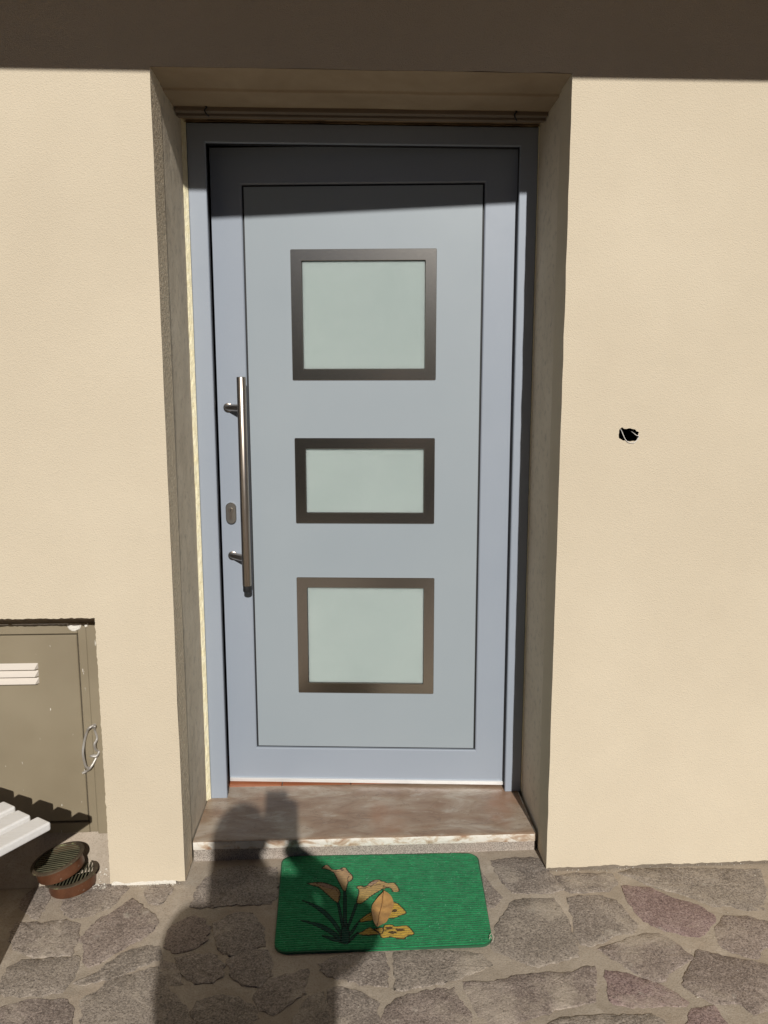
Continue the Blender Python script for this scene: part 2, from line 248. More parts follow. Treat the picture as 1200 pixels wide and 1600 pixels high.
c = m.ramp(m.noise(4, 5, .62, .4), [(.3, (.30, .22, .14)), (.55, (.37, .28, .185)), (.78, (.43, .335, .23))])  # brown darkened so the soffit reads as deep shade
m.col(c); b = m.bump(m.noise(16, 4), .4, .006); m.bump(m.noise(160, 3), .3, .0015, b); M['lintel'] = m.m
m = Mat('soil_and_gravel', rough=.95)
m.col(m.ramp(m.noise(.7, 6, .65), [(.3, (.07, .075, .035)), (.7, (.13, .125, .07))])); M['ground'] = m.m

m = Mat('mat_pile', rough=.95, spec=.12)
at = m.n('ShaderNodeVertexColor'); at.layer_name = 'print'
f = m.noise(900, 2, .7)
hs = m.mix(m.val(f, .3, .7), (.62, .62, .62), (1.25, 1.25, 1.25)); m.col(m.mix(1.0, at.outputs['Color'], hs, 'MULTIPLY'))
m.bump(m.noise(700, 3, .7), .6, .0015); m.p.inputs['Sheen Weight'].default_value = .15; M['mat'] = m.m
m = Mat('mat_backing', (.02, .10, .045), .8); M['mat_back'] = m.m
m = Mat('dry_leaf', rough=.6)
m.col(m.ramp(m.noise(60, 4, .6, .5), [(.3, (.40, .205, .06)), (.7, (.53, .30, .10))])); m.bump(m.noise(120, 3, .6, 1), .3, .001); M['leaf'] = m.m
M['leaf_vein'] = Mat('leaf_vein', (.16, .07, .02), .7).m

m = Mat('cabinet_paint', rough=.38, spec=.6)
c = m.ramp(m.noise(3.0, 3, .5), [(.3, (.21, .172, .114)), (.7, (.275, .230, .155))])
sc = m.noise(30, 4, .6, .4, m.co((2.2, 1, .45)))
c = m.mix(m.val(sc, .70, .715), c, (.72, .68, .60))
m.col(c); m.rgh(m.val(m.noise(6, 4), .3, .7, .3, .5)); m.bump(m.noise(4, 2), .15, .02); M['cabinet'] = m.m
M['cream_plastic'] = Mat('cream_enamel', (.66, .60, .53), .4).m
m = Mat('grey_wire', (.40, .37, .33), .4, .7); m.bump(m.noise(200, 2), .3, .001); m.set((.52, .49, .45), .45, .6, .5); M['wire'] = m.m
M['white_wire'] = Mat('white_cable', (.62, .60, .56), .5).m
M['thread'] = Mat('dull_thread', (.42, .40, .32), .8).m
m = Mat('shade_black', (.004, .0035, .003), 1.0, 0, 0.0); M['void'] = m.m  # flat black standing in for shade inside the hole and grates
m = Mat('copper_paint', rough=.36, metal=.35)
c = m.ramp(m.noise(14, 4, .6, .3), [(.3, (.095, .040, .020)), (.6, (.145, .060, .030)), (.8, (.20, .092, .052))])
c = m.mix(m.val(m.noise(40, 4, .7), .62, .72, 0, .6), c, (.42, .33, .26)); m.col(c); m.bump(m.noise(25, 3), .2, .003); M['copper'] = m.m
m = Mat('weathered_copper', rough=.6, metal=.3)
c = m.ramp(m.noise(18, 4, .6, .3), [(.3, (.060, .046, .030)), (.6, (.105, .078, .050)), (.8, (.16, .12, .075))])
c = m.mix(m.val(m.noise(26, 4, .7, .2), .60, .68, 0, .75), c, (.33, .34, .17)); m.col(c); m.bump(m.noise(160, 3), .5, .002); M['flange'] = m.m
m = Mat('mossy_slat', rough=.7, metal=.2)
c = m.ramp(m.noise(30, 4, .6, .3, m.co((.4, 1, 1))), [(.3, (.085, .080, .048)), (.6, (.16, .15, .09)), (.8, (.27, .27, .16))]); m.col(c); M['slat'] = m.m
m = Mat('white_bench_paint', (.80, .79, .775), .42, 0, .5)
m.col(m.mix(m.val(m.noise(25, 4, .65, 0, m.co((1, 5, 5))), .45, .75, 0, .35), (.80, .79, .775), (.66, .63, .585))); m.bump(m.noise(60, 3, .6, 0, m.co((.2, 3, 3))), .15, .002); M['bench'] = m.m
m = Mat('brown_track', rough=.45)
m.col(m.ramp(m.noise(12, 3, .6, 0, m.co((.2, 1, 1))), [(.3, (.145, .11, .078)), (.7, (.21, .16, .115))])); M['track'] = m.m
m = Mat('expanding_foam', rough=.9)
c = m.ramp(m.noise(45, 4, .65), [(.3, (.80, .71, .45)), (.7, (.90, .84, .62))])
c = m.mix(m.val(m.vor(75), .10, .04, 0, .9), c, (.16, .11, .05)); m.col(c); m.bump(m.noise(150, 4), .6, .003); M['foam'] = m.m
m = Mat('terracotta', rough=.5); m.col(m.ramp(m.noise(10, 3), [(.3, (.36, .12, .055)), (.7, (.45, .17, .08))])); M['terracotta'] = m.m
m = Mat('hedge_leaf', rough=.5); m.col(m.ramp(m.noise(1.6, 4), [(.3, (.030, .050, .018)), (.7, (.070, .105, .035))])); M['hedge'] = m.m
M['bark'] = Mat('bark', (.10, .075, .05), .9).m
M['twig'] = Mat('hedge_core', (.025, .03, .014), .9).m
M['skin'] = Mat('skin', (.52, .32, .23), .5).m
M['shirt'] = Mat('grey_shirt', (.12, .12, .13), .9).m
M['jeans'] = Mat('blue_jeans', (.04, .06, .12), .9).m
M['hair'] = Mat('brown_hair', (.035, .022, .014), .6).m
M['phone'] = Mat('black_phone', (.012, .012, .014), .15).m
M['shoe'] = Mat('dark_shoe', (.03, .03, .03), .6).m
M['roof'] = make_stucco('eave_plaster', (.42, .31, .21), (.46, .35, .24), .3)
M['interior'] = Mat('interior_plaster', (.35, .32, .28), .9).m

# ------------------------------------------------------------------ mesh helpers
def me_from(verts, faces, smooth=False):
    me = bpy.data.meshes.new('m'); me.from_pydata([tuple(v) for v in verts], [], faces); me.update()
    if smooth: me.polygons.foreach_set('use_smooth', [True] * len(me.polygons))
    return me
def link(name, me, mat=None, parent=None, loc=(0, 0, 0), rot=(0, 0, 0)):
    me.name = name; o = bpy.data.objects.new(name, me); C.objects.link(o)
    if mat is not None and not me.materials: me.materials.append(M[mat] if isinstance(mat, str) else mat)
    o.location = loc; o.rotation_euler = rot; o.parent = parent; return o
def obj(name, bm, mat, parent=None, smooth=False, loc=(0, 0, 0), rot=(0, 0, 0), norm=True):
    if norm: bmesh.ops.recalc_face_normals(bm, faces=bm.faces)
    me = bpy.data.meshes.new(name); bm.to_mesh(me); bm.free()
    if smooth:
        me.polygons.foreach_set('use_smooth', [True] * len(me.polygons)); me.set_sharp_from_angle(angle=R(38))
    return link(name, me, mat, parent, loc, rot)
def tag(o, label, cat, group=None, kind=None):
    o['label'] = label; o['category'] = cat
    if group: o['group'] = group
    if kind: o['kind'] = kind
    return o
def thing(name, label, cat, loc=(0, 0, 0), rot=(0, 0, 0), group=None):
    o = bpy.data.objects.new(name, None); C.objects.link(o); o.empty_display_size = .1
    o.location = loc; o.rotation_euler = rot; return tag(o, label, cat, group, 'thing')
def box(bm, x0, x1, y0, y1, z0, z1, bev=0.0, seg=1, mat=None):
    vs = [bm.verts.new(p) for p in ((x0, y0, z0), (x1, y0, z0), (x1, y1, z0), (x0, y1, z0), (x0, y0, z1), (x1, y0, z1), (x1, y1, z1), (x0, y1, z1))]
    fs = [bm.faces.new([vs[i] for i in q]) for q in ((3, 2, 1, 0), (4, 5, 6, 7), (0, 1, 5, 4), (1, 2, 6, 5), (2, 3, 7, 6), (3, 0, 4, 7))]
    if bev: bmesh.ops.bevel(bm, geom=list({e for f in fs for e in f.edges}), offset=bev, segments=seg, affect='EDGES', profile=.5)
def nbox(*a, **k): bm = bmesh.new(); box(bm, *a, **k); return bm
def rings(bm, loops, close=False, cap0=False, cap1=False, cyc=True):
    vs = [[bm.verts.new(p) for p in L] for L in loops]
    n = len(vs[0]); seq = list(zip(vs, vs[1:])) + ([(vs[-1], vs[0])] if close else [])
    for a, b in seq:
        for i in range(n if cyc else n - 1):
            j = (i + 1) % n; bm.faces.new((a[i], a[j], b[j], b[i]))
    if cap0: bm.faces.new(vs[0][::-1])
    if cap1: bm.faces.new(vs[-1])
    return vs
def tube(bm, pts, r, n=8, caps=True):
    pts = [Vector(p) for p in pts]; rad = r if isinstance(r, (list, tuple)) else [r] * len(pts)
    loops = []; up = None
    for i, p in enumerate(pts):
        d = (pts[min(i + 1, len(pts) - 1)] - pts[max(i - 1, 0)]).normalized()
        if up is None: up = Vector((0, 0, 1)) if abs(d.z) < .9 else Vector((1, 0, 0))
        s = d.cross(up).normalized(); up = s.cross(d).normalized()
        loops.append([p + rad[i] * (math.cos(2 * math.pi * k / n) * s + math.sin(2 * math.pi * k / n) * up) for k in range(n)])
    rings(bm, loops, cap0=caps, cap1=caps)
def smooth_path(pts, sub=5):
    P = [Vector(p) for p in pts]; P = [P[0] * 2 - P[1]] + P + [P[-1] * 2 - P[-2]]; out = []
    for i in range(1, len(P) - 2):
        for k in range(sub):
            t = k / sub; a, b, c, d = P[i - 1:i + 3]
            out.append(.5 * ((2 * b) + (c - a) * t + (2 * a - 5 * b + 4 * c - d) * t * t + (3 * b - a - 3 * c + d) * t ** 3))
    return out + [P[-2]]
def lathe(bm, prof, n=40, closed=False):
    rings(bm, [[(r * math.cos(2 * math.pi * k / n), r * math.sin(2 * math.pi * k / n), z) for k in range(n)] for r, z in prof], close=closed)
def rrect(u0, u1, z0, z1, rad, y, n=4):
    if rad <= 0: return [(u0, y, z0), (u1, y, z0), (u1, y, z1), (u0, y, z1)]
    out = []
    for cx, cz, a0 in ((u0 + rad, z0 + rad, 180), (u1 - rad, z0 + rad, 270), (u1 - rad, z1 - rad, 0), (u0 + rad, z1 - rad, 90)):
        for k in range(n + 1):
            a = R(a0 + 90 * k / n); out.append((cx + rad * math.cos(a), y, cz + rad * math.sin(a)))
    return out
def vnoise(x, y, seed=0):
    x = np.asarray(x, float); y = np.asarray(y, float)
    xi = np.floor(x).astype(np.int64); yi = np.floor(y).astype(np.int64); fx = x - xi; fy = y - yi
    fx = fx * fx * (3 - 2 * fx); fy = fy * fy * (3 - 2 * fy)
    def h(a, b):
        v = (a * 374761393 + b * 668265263 + seed * 974634777) & 0x7fffffff
        v = ((v ^ (v >> 13)) * 1274126177) & 0x7fffffff
        return ((v ^ (v >> 16)) & 0xffff) / 65535.0
    return (h(xi, yi) * (1 - fx) + h(xi + 1, yi) * fx) * (1 - fy) + (h(xi, yi + 1) * (1 - fx) + h(xi + 1, yi + 1) * fx) * fy
def fbm(x, y, seed=0, o=4):
    s = 0; a = .5
    for k in range(o): s = s + a * vnoise(x * 2 ** k, y * 2 ** k, seed + k); a *= .5
    return s
def grid_mesh(A, B, fn, smooth=True):
    """sheet over parameter lines A (fast) x B; fn(a, b) -> x, y, z arrays"""
    a, b = np.meshgrid(A, B); P = np.stack([np.broadcast_to(v, a.shape) for v in fn(a, b)], -1).reshape(-1, 3)
    na, nb = len(A), len(B); i = np.arange(na * nb).reshape(nb, na)
    F = np.stack([i[:-1, :-1], i[:-1, 1:], i[1:, 1:], i[1:, :-1]], -1).reshape(-1, 4)
    return me_from(P, F.tolist(), smooth)
def inside(poly, x, y):
    x = np.asarray(x); y = np.asarray(y); r = np.zeros(x.shape, bool); n = len(poly)
    for i in range(n):
        (x0, y0), (x1, y1) = poly[i], poly[(i + 1) % n]
        if y0 == y1: continue
        r ^= ((y0 > y) != (y1 > y)) & (x < (x1 - x0) * (y - y0) / (y1 - y0) + x0)
    return r
def dens(pts, step, jit=0.0, closed=True):
    out = []; n = len(pts)
    for i in range(n if closed else n - 1):
        a = Vector(pts[i]); b = Vector(pts[(i + 1) % n]); k = max(1, round((b - a).length / step)); d = (b - a).normalized(); nn = Vector((-d.y, d.x))
        for j in range(k):
            p = a.lerp(b, j / k)
            if j: p = p + nn * random.gauss(0, jit)
            out.append((p.x, p.y))
    return out

# ------------------------------------------------------------------ ground and paving
gl = [-400, -60, -20, -8, 8, 20, 60, 400]
ground = link('ground', grid_mesh(gl, [-400, -60, -20, -4.6, 6, 60, 400], lambda a, b: (a, b, -.10 + 0 * a), False), 'ground')
tag(ground, 'bare earth and gravel beyond the crazy paving', 'ground', kind='structure')

ax = np.concatenate([np.arange(-4, -1.35, .12), np.arange(-1.35, 1.45, .0115), np.arange(1.45, 4.01, .12)])
ay = np.concatenate([np.arange(-4.6, -1.15, .12), np.arange(-1.15, -.215, .0115)])
stone_polys = [[tuple(p) for p in pts] for _, pts in STONES]
def pav(a, b):
    z = gz(a) + .004 * (fbm(a * 9, b * 9, 3) - .5) + .0016 * (fbm(a * 60, b * 60, 9, 3) - .5)
    return a, b, z
pave = link('pavement', grid_mesh(ax, ay, pav), 'mortar')
tag(pave, 'crazy paving of brown porphyry stones in wide sandy mortar joints', 'pavement', kind='structure')

def stone(pts, kind, fine=True, grow=0.0):
    step = .011 if fine else .05
    P = dens(pts, step, .0014 if fine else .004)
    n = len(P); c = Vector((sum(p[0] for p in P) / n, sum(p[1] for p in P) / n))
    tx, ty = random.gauss(0, .005), random.gauss(0, .005); h0 = random.uniform(.0012, .0028)
    def top(x, y): return gz(x) + h0 + tx * (x - c.x) + ty * (y - c.y)
    bm = bmesh.new(); loops = []
    for s, off, dz in ((1.0, grow + .0060, -.008), (1.0, grow + .0025, -.0010), (1.0, grow, 0), (.62, 0, None), (.28, 0, None)):
        L = []
        for i, (x, y) in enumerate(P):
            v = Vector((x, y)); d = (v - c); q = c + d * s + d.normalized() * off * (1 + random.gauss(0, .35))
            z = top(q.x, q.y) + (dz if dz is not None else random.gauss(.0004, .0006))
            L.append((q.x, q.y, z))
        loops.append(L)
    rings(bm, loops, cap1=True)
    o = obj('paving_stone', bm, 'stone_' + kind, pave, True)
    return o
for i, (kind, pts) in enumerate(STONES): stone(pts, kind, True, 0.0065 if i < 9 else .0075 if i < 18 else .0055 if i < 22 else .0025)
# the paving goes on outside the picture: cells of a jittered grid, cut by half-planes
view = [(-1.16, -.2), (-.80, -1.12), (.84, -1.12), (1.36, -.2)]
seeds = []
for j in range(-1, 17):
    for i in range(-10, 11):
        seeds.append((i * .27 + (j % 2) * .13 + random.uniform(-.08, .08), -.40 - j * .25 + random.uniform(-.07, .07)))
for s in seeds:
    if not (-2.5 < s[0] < 2.5 and -3.9 < s[1] < -.42): continue
    cell = [(s[0] - .4, s[1] - .4), (s[0] + .4, s[1] - .4), (s[0] + .4, s[1] + .4), (s[0] - .4, s[1] + .4)]
    for t in seeds:
        if t == s or abs(t[0] - s[0]) > .8 or abs(t[1] - s[1]) > .8: continue
        mx, my = (s[0] + t[0]) / 2, (s[1] + t[1]) / 2; nx, ny = t[0] - s[0], t[1] - s[1]; L = math.hypot(nx, ny); nx /= L; ny /= L
        off = mx * nx + my * ny - .016; out = []
        for k in range(len(cell)):
            a, b = cell[k], cell[(k + 1) % len(cell)]; da = a[0] * nx + a[1] * ny - off; db = b[0] * nx + b[1] * ny - off
            if da <= 0: out.append(a)
            if da * db < 0: w = da / (da - db); out.append((a[0] + (b[0] - a[0]) * w, a[1] + (b[1] - a[1]) * w))
        cell = out
        if not cell: break
    if len(cell) < 3 or max(p[1] for p in cell) > -.38: continue
    ok = True
    for (x, y) in cell + [s]:
        if inside(view, x, y): ok = False
        for sp in stone_polys:
            if inside(sp, x, y): ok = False
    if ok: stone(cell, random.choice('AAGGPPR'), False)

# ------------------------------------------------------------------ the house
house = thing('house', 'cream stucco house front with a deep door recess under the eave', 'house')
def base_z(x):
    return gz(x) + .004 + .016 * float(NX1 < x < XL - .03) * max(0, fbm(np.array(x * 38), np.array(4.5), 7, 3) - .22) + .012 * max(0, vnoise(np.array(x * 21), np.array(.5), 5) - .45) + .006 * vnoise(np.array(x * 90), np.array(2.5), 6)
NX0, NX1, NZ = -1.36, -.7545, .737
def edge(p, q, step, jit):
    k = max(1, int(round((Vector(q) - Vector(p)).length / step))); d = (Vector(q) - Vector(p)).normalized(); nn = Vector((-d.y, d.x)); out = []
    for i in range(k):
        v = Vector(p).lerp(Vector(q), i / k)
        if i: v += nn * random.gauss(0, jit)
        out.append((v.x, v.y))
    return out
def baserun(x0, x1):
    if x0 < -1.5 or x1 > 1.5:
        pass
    n = max(2, int(abs(x1 - x0) / .008)); return [(x0 + (x1 - x0) * i / n, float(base_z(x0 + (x1 - x0) * i / n))) for i in range(n)]
outl = []
outl += baserun(-4, NX0) + edge((NX0, gz(NX0)), (NX0, NZ), .02, .001) + edge((NX0, NZ), (NX1, NZ), .007, .0009)
outl += edge((NX1, NZ), (NX1, gz(NX1)), .008, .0007) + baserun(NX1, XL) + edge((XL, base_z(XL)), (XL, ZT), .07, .0004)
outl += edge((XL, ZT), (XR, ZT), .06, .0006) + edge((XR, ZT), (XR, base_z(XR)), .06, .0004) + baserun(XR, 1.6) + baserun(1.6, 4)
outl += [(4, float(base_z(4))), (4, 3.0), (-4, 3.0)]
def clad(outl, holes, y0, y1, name, mat, skip=lambda a, b: False):
    loops = [outl] + holes; V = []; E = []
    for L in loops:
        s = len(V); V += [Vector(p) for p in L]; E += [(s + i, s + (i + 1) % len(L)) for i in range(len(L))]
    vo, eo, fo, *_ = delaunay_2d_cdt(V, E, [], 0, 1e-6)
    bm = bmesh.new(); vv = [bm.verts.new((p.x, y0, p.y)) for p in vo]
    cs = np.array([[sum(vo[i].x for i in f) / 3, sum(vo[i].y for i in f) / 3] for f in fo])
    ok = inside(outl, cs[:, 0], cs[:, 1])
    for h in holes: ok &= ~inside(h, cs[:, 0], cs[:, 1])
    for f, k in zip(fo, ok):
        if k: bm.faces.new([vv[i] for i in (f[0], f[2], f[1])])
    for L in loops:
        for i in range(len(L)):
            a, b = L[i], L[(i + 1) % len(L)]
            if L is not outl or skip(a, b): continue
            q = [bm.verts.new((a[0], y0, a[1])), bm.verts.new((b[0], y0, b[1])), bm.verts.new((b[0], y1, b[1])), bm.verts.new((a[0], y1, a[1]))]
            bm.faces.new(q)
    bmesh.ops.remove_doubles(bm, verts=bm.verts, dist=1e-6)
    loose = [v for v in bm.verts if not v.link_faces]; bmesh.ops.delete(bm, geom=loose, context='VERTS')
    return obj(name, bm, mat, house)
def skip(a, b):                                  # the left return of the recess is a sheet of real grain below
    return (abs(a[0] - XL) < .006 and abs(b[0] - XL) < .006) or (abs(a[1] - ZT) < .004 and abs(b[1] - ZT) < .004)
hole = dens(HOLE, .004, .0006)
clad(outl, [hole], YW, YO + .0005, 'stucco_cladding', 'stucco', skip)
# left return of the cladding: coarse render, real relief because the sun grazes it
A_ = np.arange(YW + .0005, YO, .0025); Bz = np.arange(gz(XL) + .006, ZT, .0028)
def rough(a, b):
    e = np.clip((a - YW) / .004, 0, 1) * np.clip((YO - a) / .003, 0, 1)
    d = (.0017 * (fbm(a * 230, b * 230, 21, 3) - .45) + .0012 * (fbm(a * 12, b * 7, 5, 3) - .5)) * e
    return XL + d, a, b
link('rough_reveal', grid_mesh(A_, Bz, rough), 'stucco_rough_lit', house)
# bare white plaster at the foot of the left pier
bm = bmesh.new(); xs = np.arange(NX1 + .002, XL - .022, .006)
lo = [(x, YW + .0022, gz(x) - .002 + .009 * max(0, float(fbm(np.array(x * 70), np.array(7.), 4, 3)) - .3)) for x in xs]; hi = [(x, YW + .0022, gz(x) + .03) for x in xs]
rings(bm, [lo, hi], cyc=False); obj('bare_plaster', bm, 'stucco_white', house)
# the old wall behind the cladding
bm = bmesh.new()
box(bm, -4, XL - .004, YO + .001, .26, -.3, 3.0); box(bm, XR + .0055, 4, YO + .001, .26, -.3, 3.0); box(bm, XL - .004, XR + .0055, YO + .001, .26, 2.16, 3.0); box(bm, XL - .002, XR + .004, YW + .012, YO + .002, 2.17, 3.0)
obj('wall_core', bm, 'old_plaster', house)
Ay = np.arange(YO, .262, .006); Bz = np.arange(gz(XL), ZT + .01, .012)
def oldl(a, b): return XL - .002 + .004 * np.clip((a - YO) / .2, 0, 1) + .003 * (fbm(a * 9, b * 4, 31, 3) - .5) + .0006 * (fbm(a * 90, b * 90, 33, 2) - .5), a, b
link('old_reveal', grid_mesh(Ay, Bz, oldl), 'old_plaster', house)
def oldr(a, b): return XR + .003 + .003 * (fbm(a * 9, b * 4, 35, 3) - .5), a, b
link('old_reveal', grid_mesh(Ay, Bz, oldr), 'old_plaster', house)
Ax = np.arange(XL - .003, XR + .006, .008)
def soff(a, b):
    s = .5 + .5 * np.tanh((b - (-.222 + .006 * (fbm(a * 14, a * 0, 8, 3) - .5))) / .002)
    return a, b, ZT - .0005 - .006 * s + .003 * (fbm(a * 6, b * 10, 41, 3) - .5)
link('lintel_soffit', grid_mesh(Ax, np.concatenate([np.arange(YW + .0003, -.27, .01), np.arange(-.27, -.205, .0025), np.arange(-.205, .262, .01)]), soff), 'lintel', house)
# eave: a plastered slab whose front edge draws the shadow line
EL = 1.10; bm = nbox(-4.2, 4.2, YW - EL, .4, ZT - .0128 + .535 * EL, ZT + .535 * EL + .16); obj('roof_eave', bm, 'roof', house)
bm = bmesh.new(); box(bm, -4, 4, 5.9, 6.1, -.3, 3.0); box(bm, -4.1, -4.0, -.25, 6.1, -.3, 3.0); box(bm, 4.0, 4.1, -.25, 6.1, -.3, 3.0); box(bm, -4.1, 4.1, .4, 6.1, 2.72, 2.9)
obj('outer_wall', bm, 'interior', house)
bm = bmesh.new(); box(bm, -4, 4, .16, 5.9, -.16, -.012); obj('floor_slab', bm, 'interior', house)
for i in range(5):
    x0 = -.56 + i * .2395 + .027; bm = nbox(x0, x0 + .2365, .0735, .31, -.012, .0005 - .001 * (i % 2), .001); obj('floor_tile', bm, 'terracotta', house)
# expanding foam between the frame and the old plaster
def foam(x0, y0, x1, y1, z0, z1, seed):
    def f(a, b):
        e = np.sin(np.pi * np.clip(a, 0, 1)); d = .008 * (fbm(a * 3 + 3, b * 55, seed, 4) - .42) * e
        w = .004 * (fbm(a * 0 + .3, b * 18, seed + 2, 3) - .5)
        return x0 + (x1 - x0) * a + w * (1 - a), y0 + (y1 - y0) * a - d, b
    return link('foam_seal', grid_mesh(np.linspace(0, 1, 11), np.arange(z0, z1, .004), f), 'foam', house)
foam(XL - .001, -.018, -WF / 2 + .0008, -.0022, .0, ZT - .004, 51)
foam(XR + .004, -.006, WF / 2 - .0005, .004, .0, ZT - .004, 57)
def ftop(a, b):
    return b, -.006 - .01 * fbm(a * 3, b * 40, 61, 4) + .012 * a, HF - .002 + (.012) * a
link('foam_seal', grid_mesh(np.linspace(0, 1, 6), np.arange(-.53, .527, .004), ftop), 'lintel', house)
# track of the old shutter under the lintel
bm = bmesh.new()
for (ya, yb, za, zb) in ((-.108, -.088, 2.135, 2.150), (-.086, -.080, 2.1285, 2.149), (-.078, -.058, 2.132, 2.150)): box(bm, XL + .004, XR + .001, ya, yb, za, zb, .0012)
tr = obj('shutter_track', bm, 'track', house)
for x in (-.447, .432):
    bm = bmesh.new(); tube(bm, smooth_path([(x - .004, -.109, 2.149), (x + .003, -.113, 2.144), (x - .003, -.112, 2.136), (x, -.110, 2.128), (x + .006, -.100, 2.1245)]), .0021, 6)
    obj('clip', bm, 'black_rubber', tr, True)
# hole for a cable in the right pier, lined black in place of its shade
bm = bmesh.new(); cx = sum(p[0] for p in hole) / len(hole); cz = sum(p[1] for p in hole) / len(hole)
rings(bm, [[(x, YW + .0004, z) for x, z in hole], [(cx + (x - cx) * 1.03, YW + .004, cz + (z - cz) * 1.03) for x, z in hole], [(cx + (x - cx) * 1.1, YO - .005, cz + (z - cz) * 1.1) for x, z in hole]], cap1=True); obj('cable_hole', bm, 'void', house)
wire_pts = [(x, YW - .002, z) for x, z in HOLE_WIRE]; wire_pts[0] = (wire_pts[0][0], YW + .03, wire_pts[0][2] + .004); wire_pts[1] = (wire_pts[1][0], YW + .004, wire_pts[1][2]); wire_pts[-1] = (wire_pts[-1][0], YW + .03, wire_pts[-1][2])
bm = bmesh.new(); tube(bm, smooth_path(wire_pts), .0011, 6)
tag(obj('cable', bm, 'white_wire', None, True), 'thin white cable looped in the dark hole of the right wall', 'cable', kind='thing')

# ------------------------------------------------------------------ the front door, standing a little ajar
door = thing('front_door', 'grey blue front door with three frosted windows standing slightly ajar', 'door')
h = WF / 2; prof = [(0, .075), (0, .0025), (.0022, 0), (.0525, 0), (.0547, .0022), (.0547, .010), (.036, .012), (.036, .075)]
bm = bmesh.new(); loops = []
for ins, y in prof: loops.append([(-h + ins, y, 0.0005), (-h + ins, y, HF - ins), (h - ins, y, HF - ins), (h - ins, y, 0.0005)])
rings(bm, loops, close=True, cyc=False); obj('door_frame', bm, 'paint_frame', door)
bm = bmesh.new(); loops = [[(-h + i_, y, .001), (-h + i_, y, HF - i_), (h - i_, y, HF - i_), (h - i_, y, .001)] for i_, y in ((.037, .0125), (.0541, .0105), (.0541, .0330), (.0500, .0345), (.037, .0345))]
rings(bm, loops, close=True, cyc=False); obj('frame_seal_shade', bm, 'black_rubber', door)  # rubber seal, its black also standing for the shaded return and gap
A4 = -math.atan(.07344); LO = (0, .0719, 0); cs = 1 / math.cos(A4)
U0, U1, LZ0, LZ1 = -.4805, .4765, .0065, 2.1025            # leaf edges
P0, P1, PZ0, PZ1 = -.377, .3695, .1365, 1.9865             # inset panel
def leafpart(name, bm, mat, parent=None, smooth=False):
    return obj(name, bm, mat, door if parent is None else parent, smooth, LO if parent is None else (0, 0, 0), (0, 0, A4) if parent is None else (0, 0, 0))
bm = bmesh.new()
def rc(u0, u1, z0, z1, y, r=0, n=4): return rrect(u0, u1, z0, z1, r, y, n)
def ins(d, y): return rc(P0 - d, P1 + d, PZ0 - d, PZ1 + d, y)
rings(bm, [rc(U0, U1, LZ0, LZ1, .070), rc(U0, U1, LZ0, LZ1, .0015), rc(U0 + .0015, U1 - .0015, LZ0 + .0015, LZ1 - .0015, 0), ins(.0095, 0), ins(.0060, .0028), ins(.0055, .012), ins(.0055, .07)], close=True)
leaf = leafpart('door_leaf', bm, 'paint_frame')
bm = bmesh.new(); rings(bm, [ins(.0056, .0105), ins(-.004, .0105)]); leafpart('gasket', bm, 'black_rubber', leaf)
WIN = [(-.2335, .2285, 1.3905, 1.7975), (-.2310, .2275, .922, 1.2045), (-.2330, .2300, .3325, .7385)]; BZ = .0355
bm = bmesh.new(); us = [P0 + .0008, WIN[0][0] + .004, WIN[0][1] - .004, P1 - .0008]
zs = [PZ0 + .0008] + [z for w in reversed(WIN) for z in (w[2] + .004, w[3] - .004)] + [PZ1 - .0008]
vv = {}
for i, u in enumerate(us):
    for j, z in enumerate(zs): vv[i, j] = bm.verts.new((u, .0028, z))
for i in range(3):
    for j in range(len(zs) - 1):
        if i == 1 and j % 2 == 1: continue
        bm.faces.new((vv[i, j], vv[i + 1, j], vv[i + 1, j + 1], vv[i, j + 1]))
bnd = [vv[0, 0], vv[3, 0], vv[3, len(zs) - 1], vv[0, len(zs) - 1]]
rings(bm, [[v.co.to_tuple() for v in bnd], [(v.co.x, .014, v.co.z) for v in bnd]])
leafpart('door_panel', bm, 'paint_panel')
bm = bmesh.new(); box(bm, P0 - .004, P1 + .004, .030, .066, PZ0 - .004, PZ1 + .004); leafpart('core_panel', bm, 'paint_panel', leaf)
for (a, b, c, d) in WIN:
    bm = bmesh.new(); r = .004
    rings(bm, [rc(a, b, c, d, .0026, r), rc(a, b, c, d, .0006, r), rc(a + .0012, b - .0012, c + .0012, d - .0012, -.0006, r - .001), rc(a + BZ - .001, b - BZ + .001, c + BZ - .001, d - BZ + .001, -.0006, .003), rc(a + BZ, b - BZ, c + BZ, d - BZ, .0006, .002), rc(a + BZ, b - BZ, c + BZ, d - BZ, .0085, .002)])
    w = leafpart('window_frame', bm, 'bezel')
    leafpart('glass_pane', nbox(a + .012, b - .012, .0078, .0138, c + .012, d - .012) if False else nbox(a + .012, b - .012, .0075, .026, c + .012, d - .012), 'glass', w)
    bm = bmesh.new(); rings(bm, [rc(a + BZ - .0004, b - BZ + .0004, c + BZ - .0004, d - BZ + .0004, .0068, .002), rc(a + BZ + .0012, b - BZ - .0012, c + BZ + .0012, d - BZ - .0012, .0071, .002)]); leafpart('glazing_bead', bm, 'black_rubber', w)
leafpart('bottom_seal', nbox(U0 + .002, U1 - .002, -.0075, .004, .0075, .0205, .0012), 'alu')
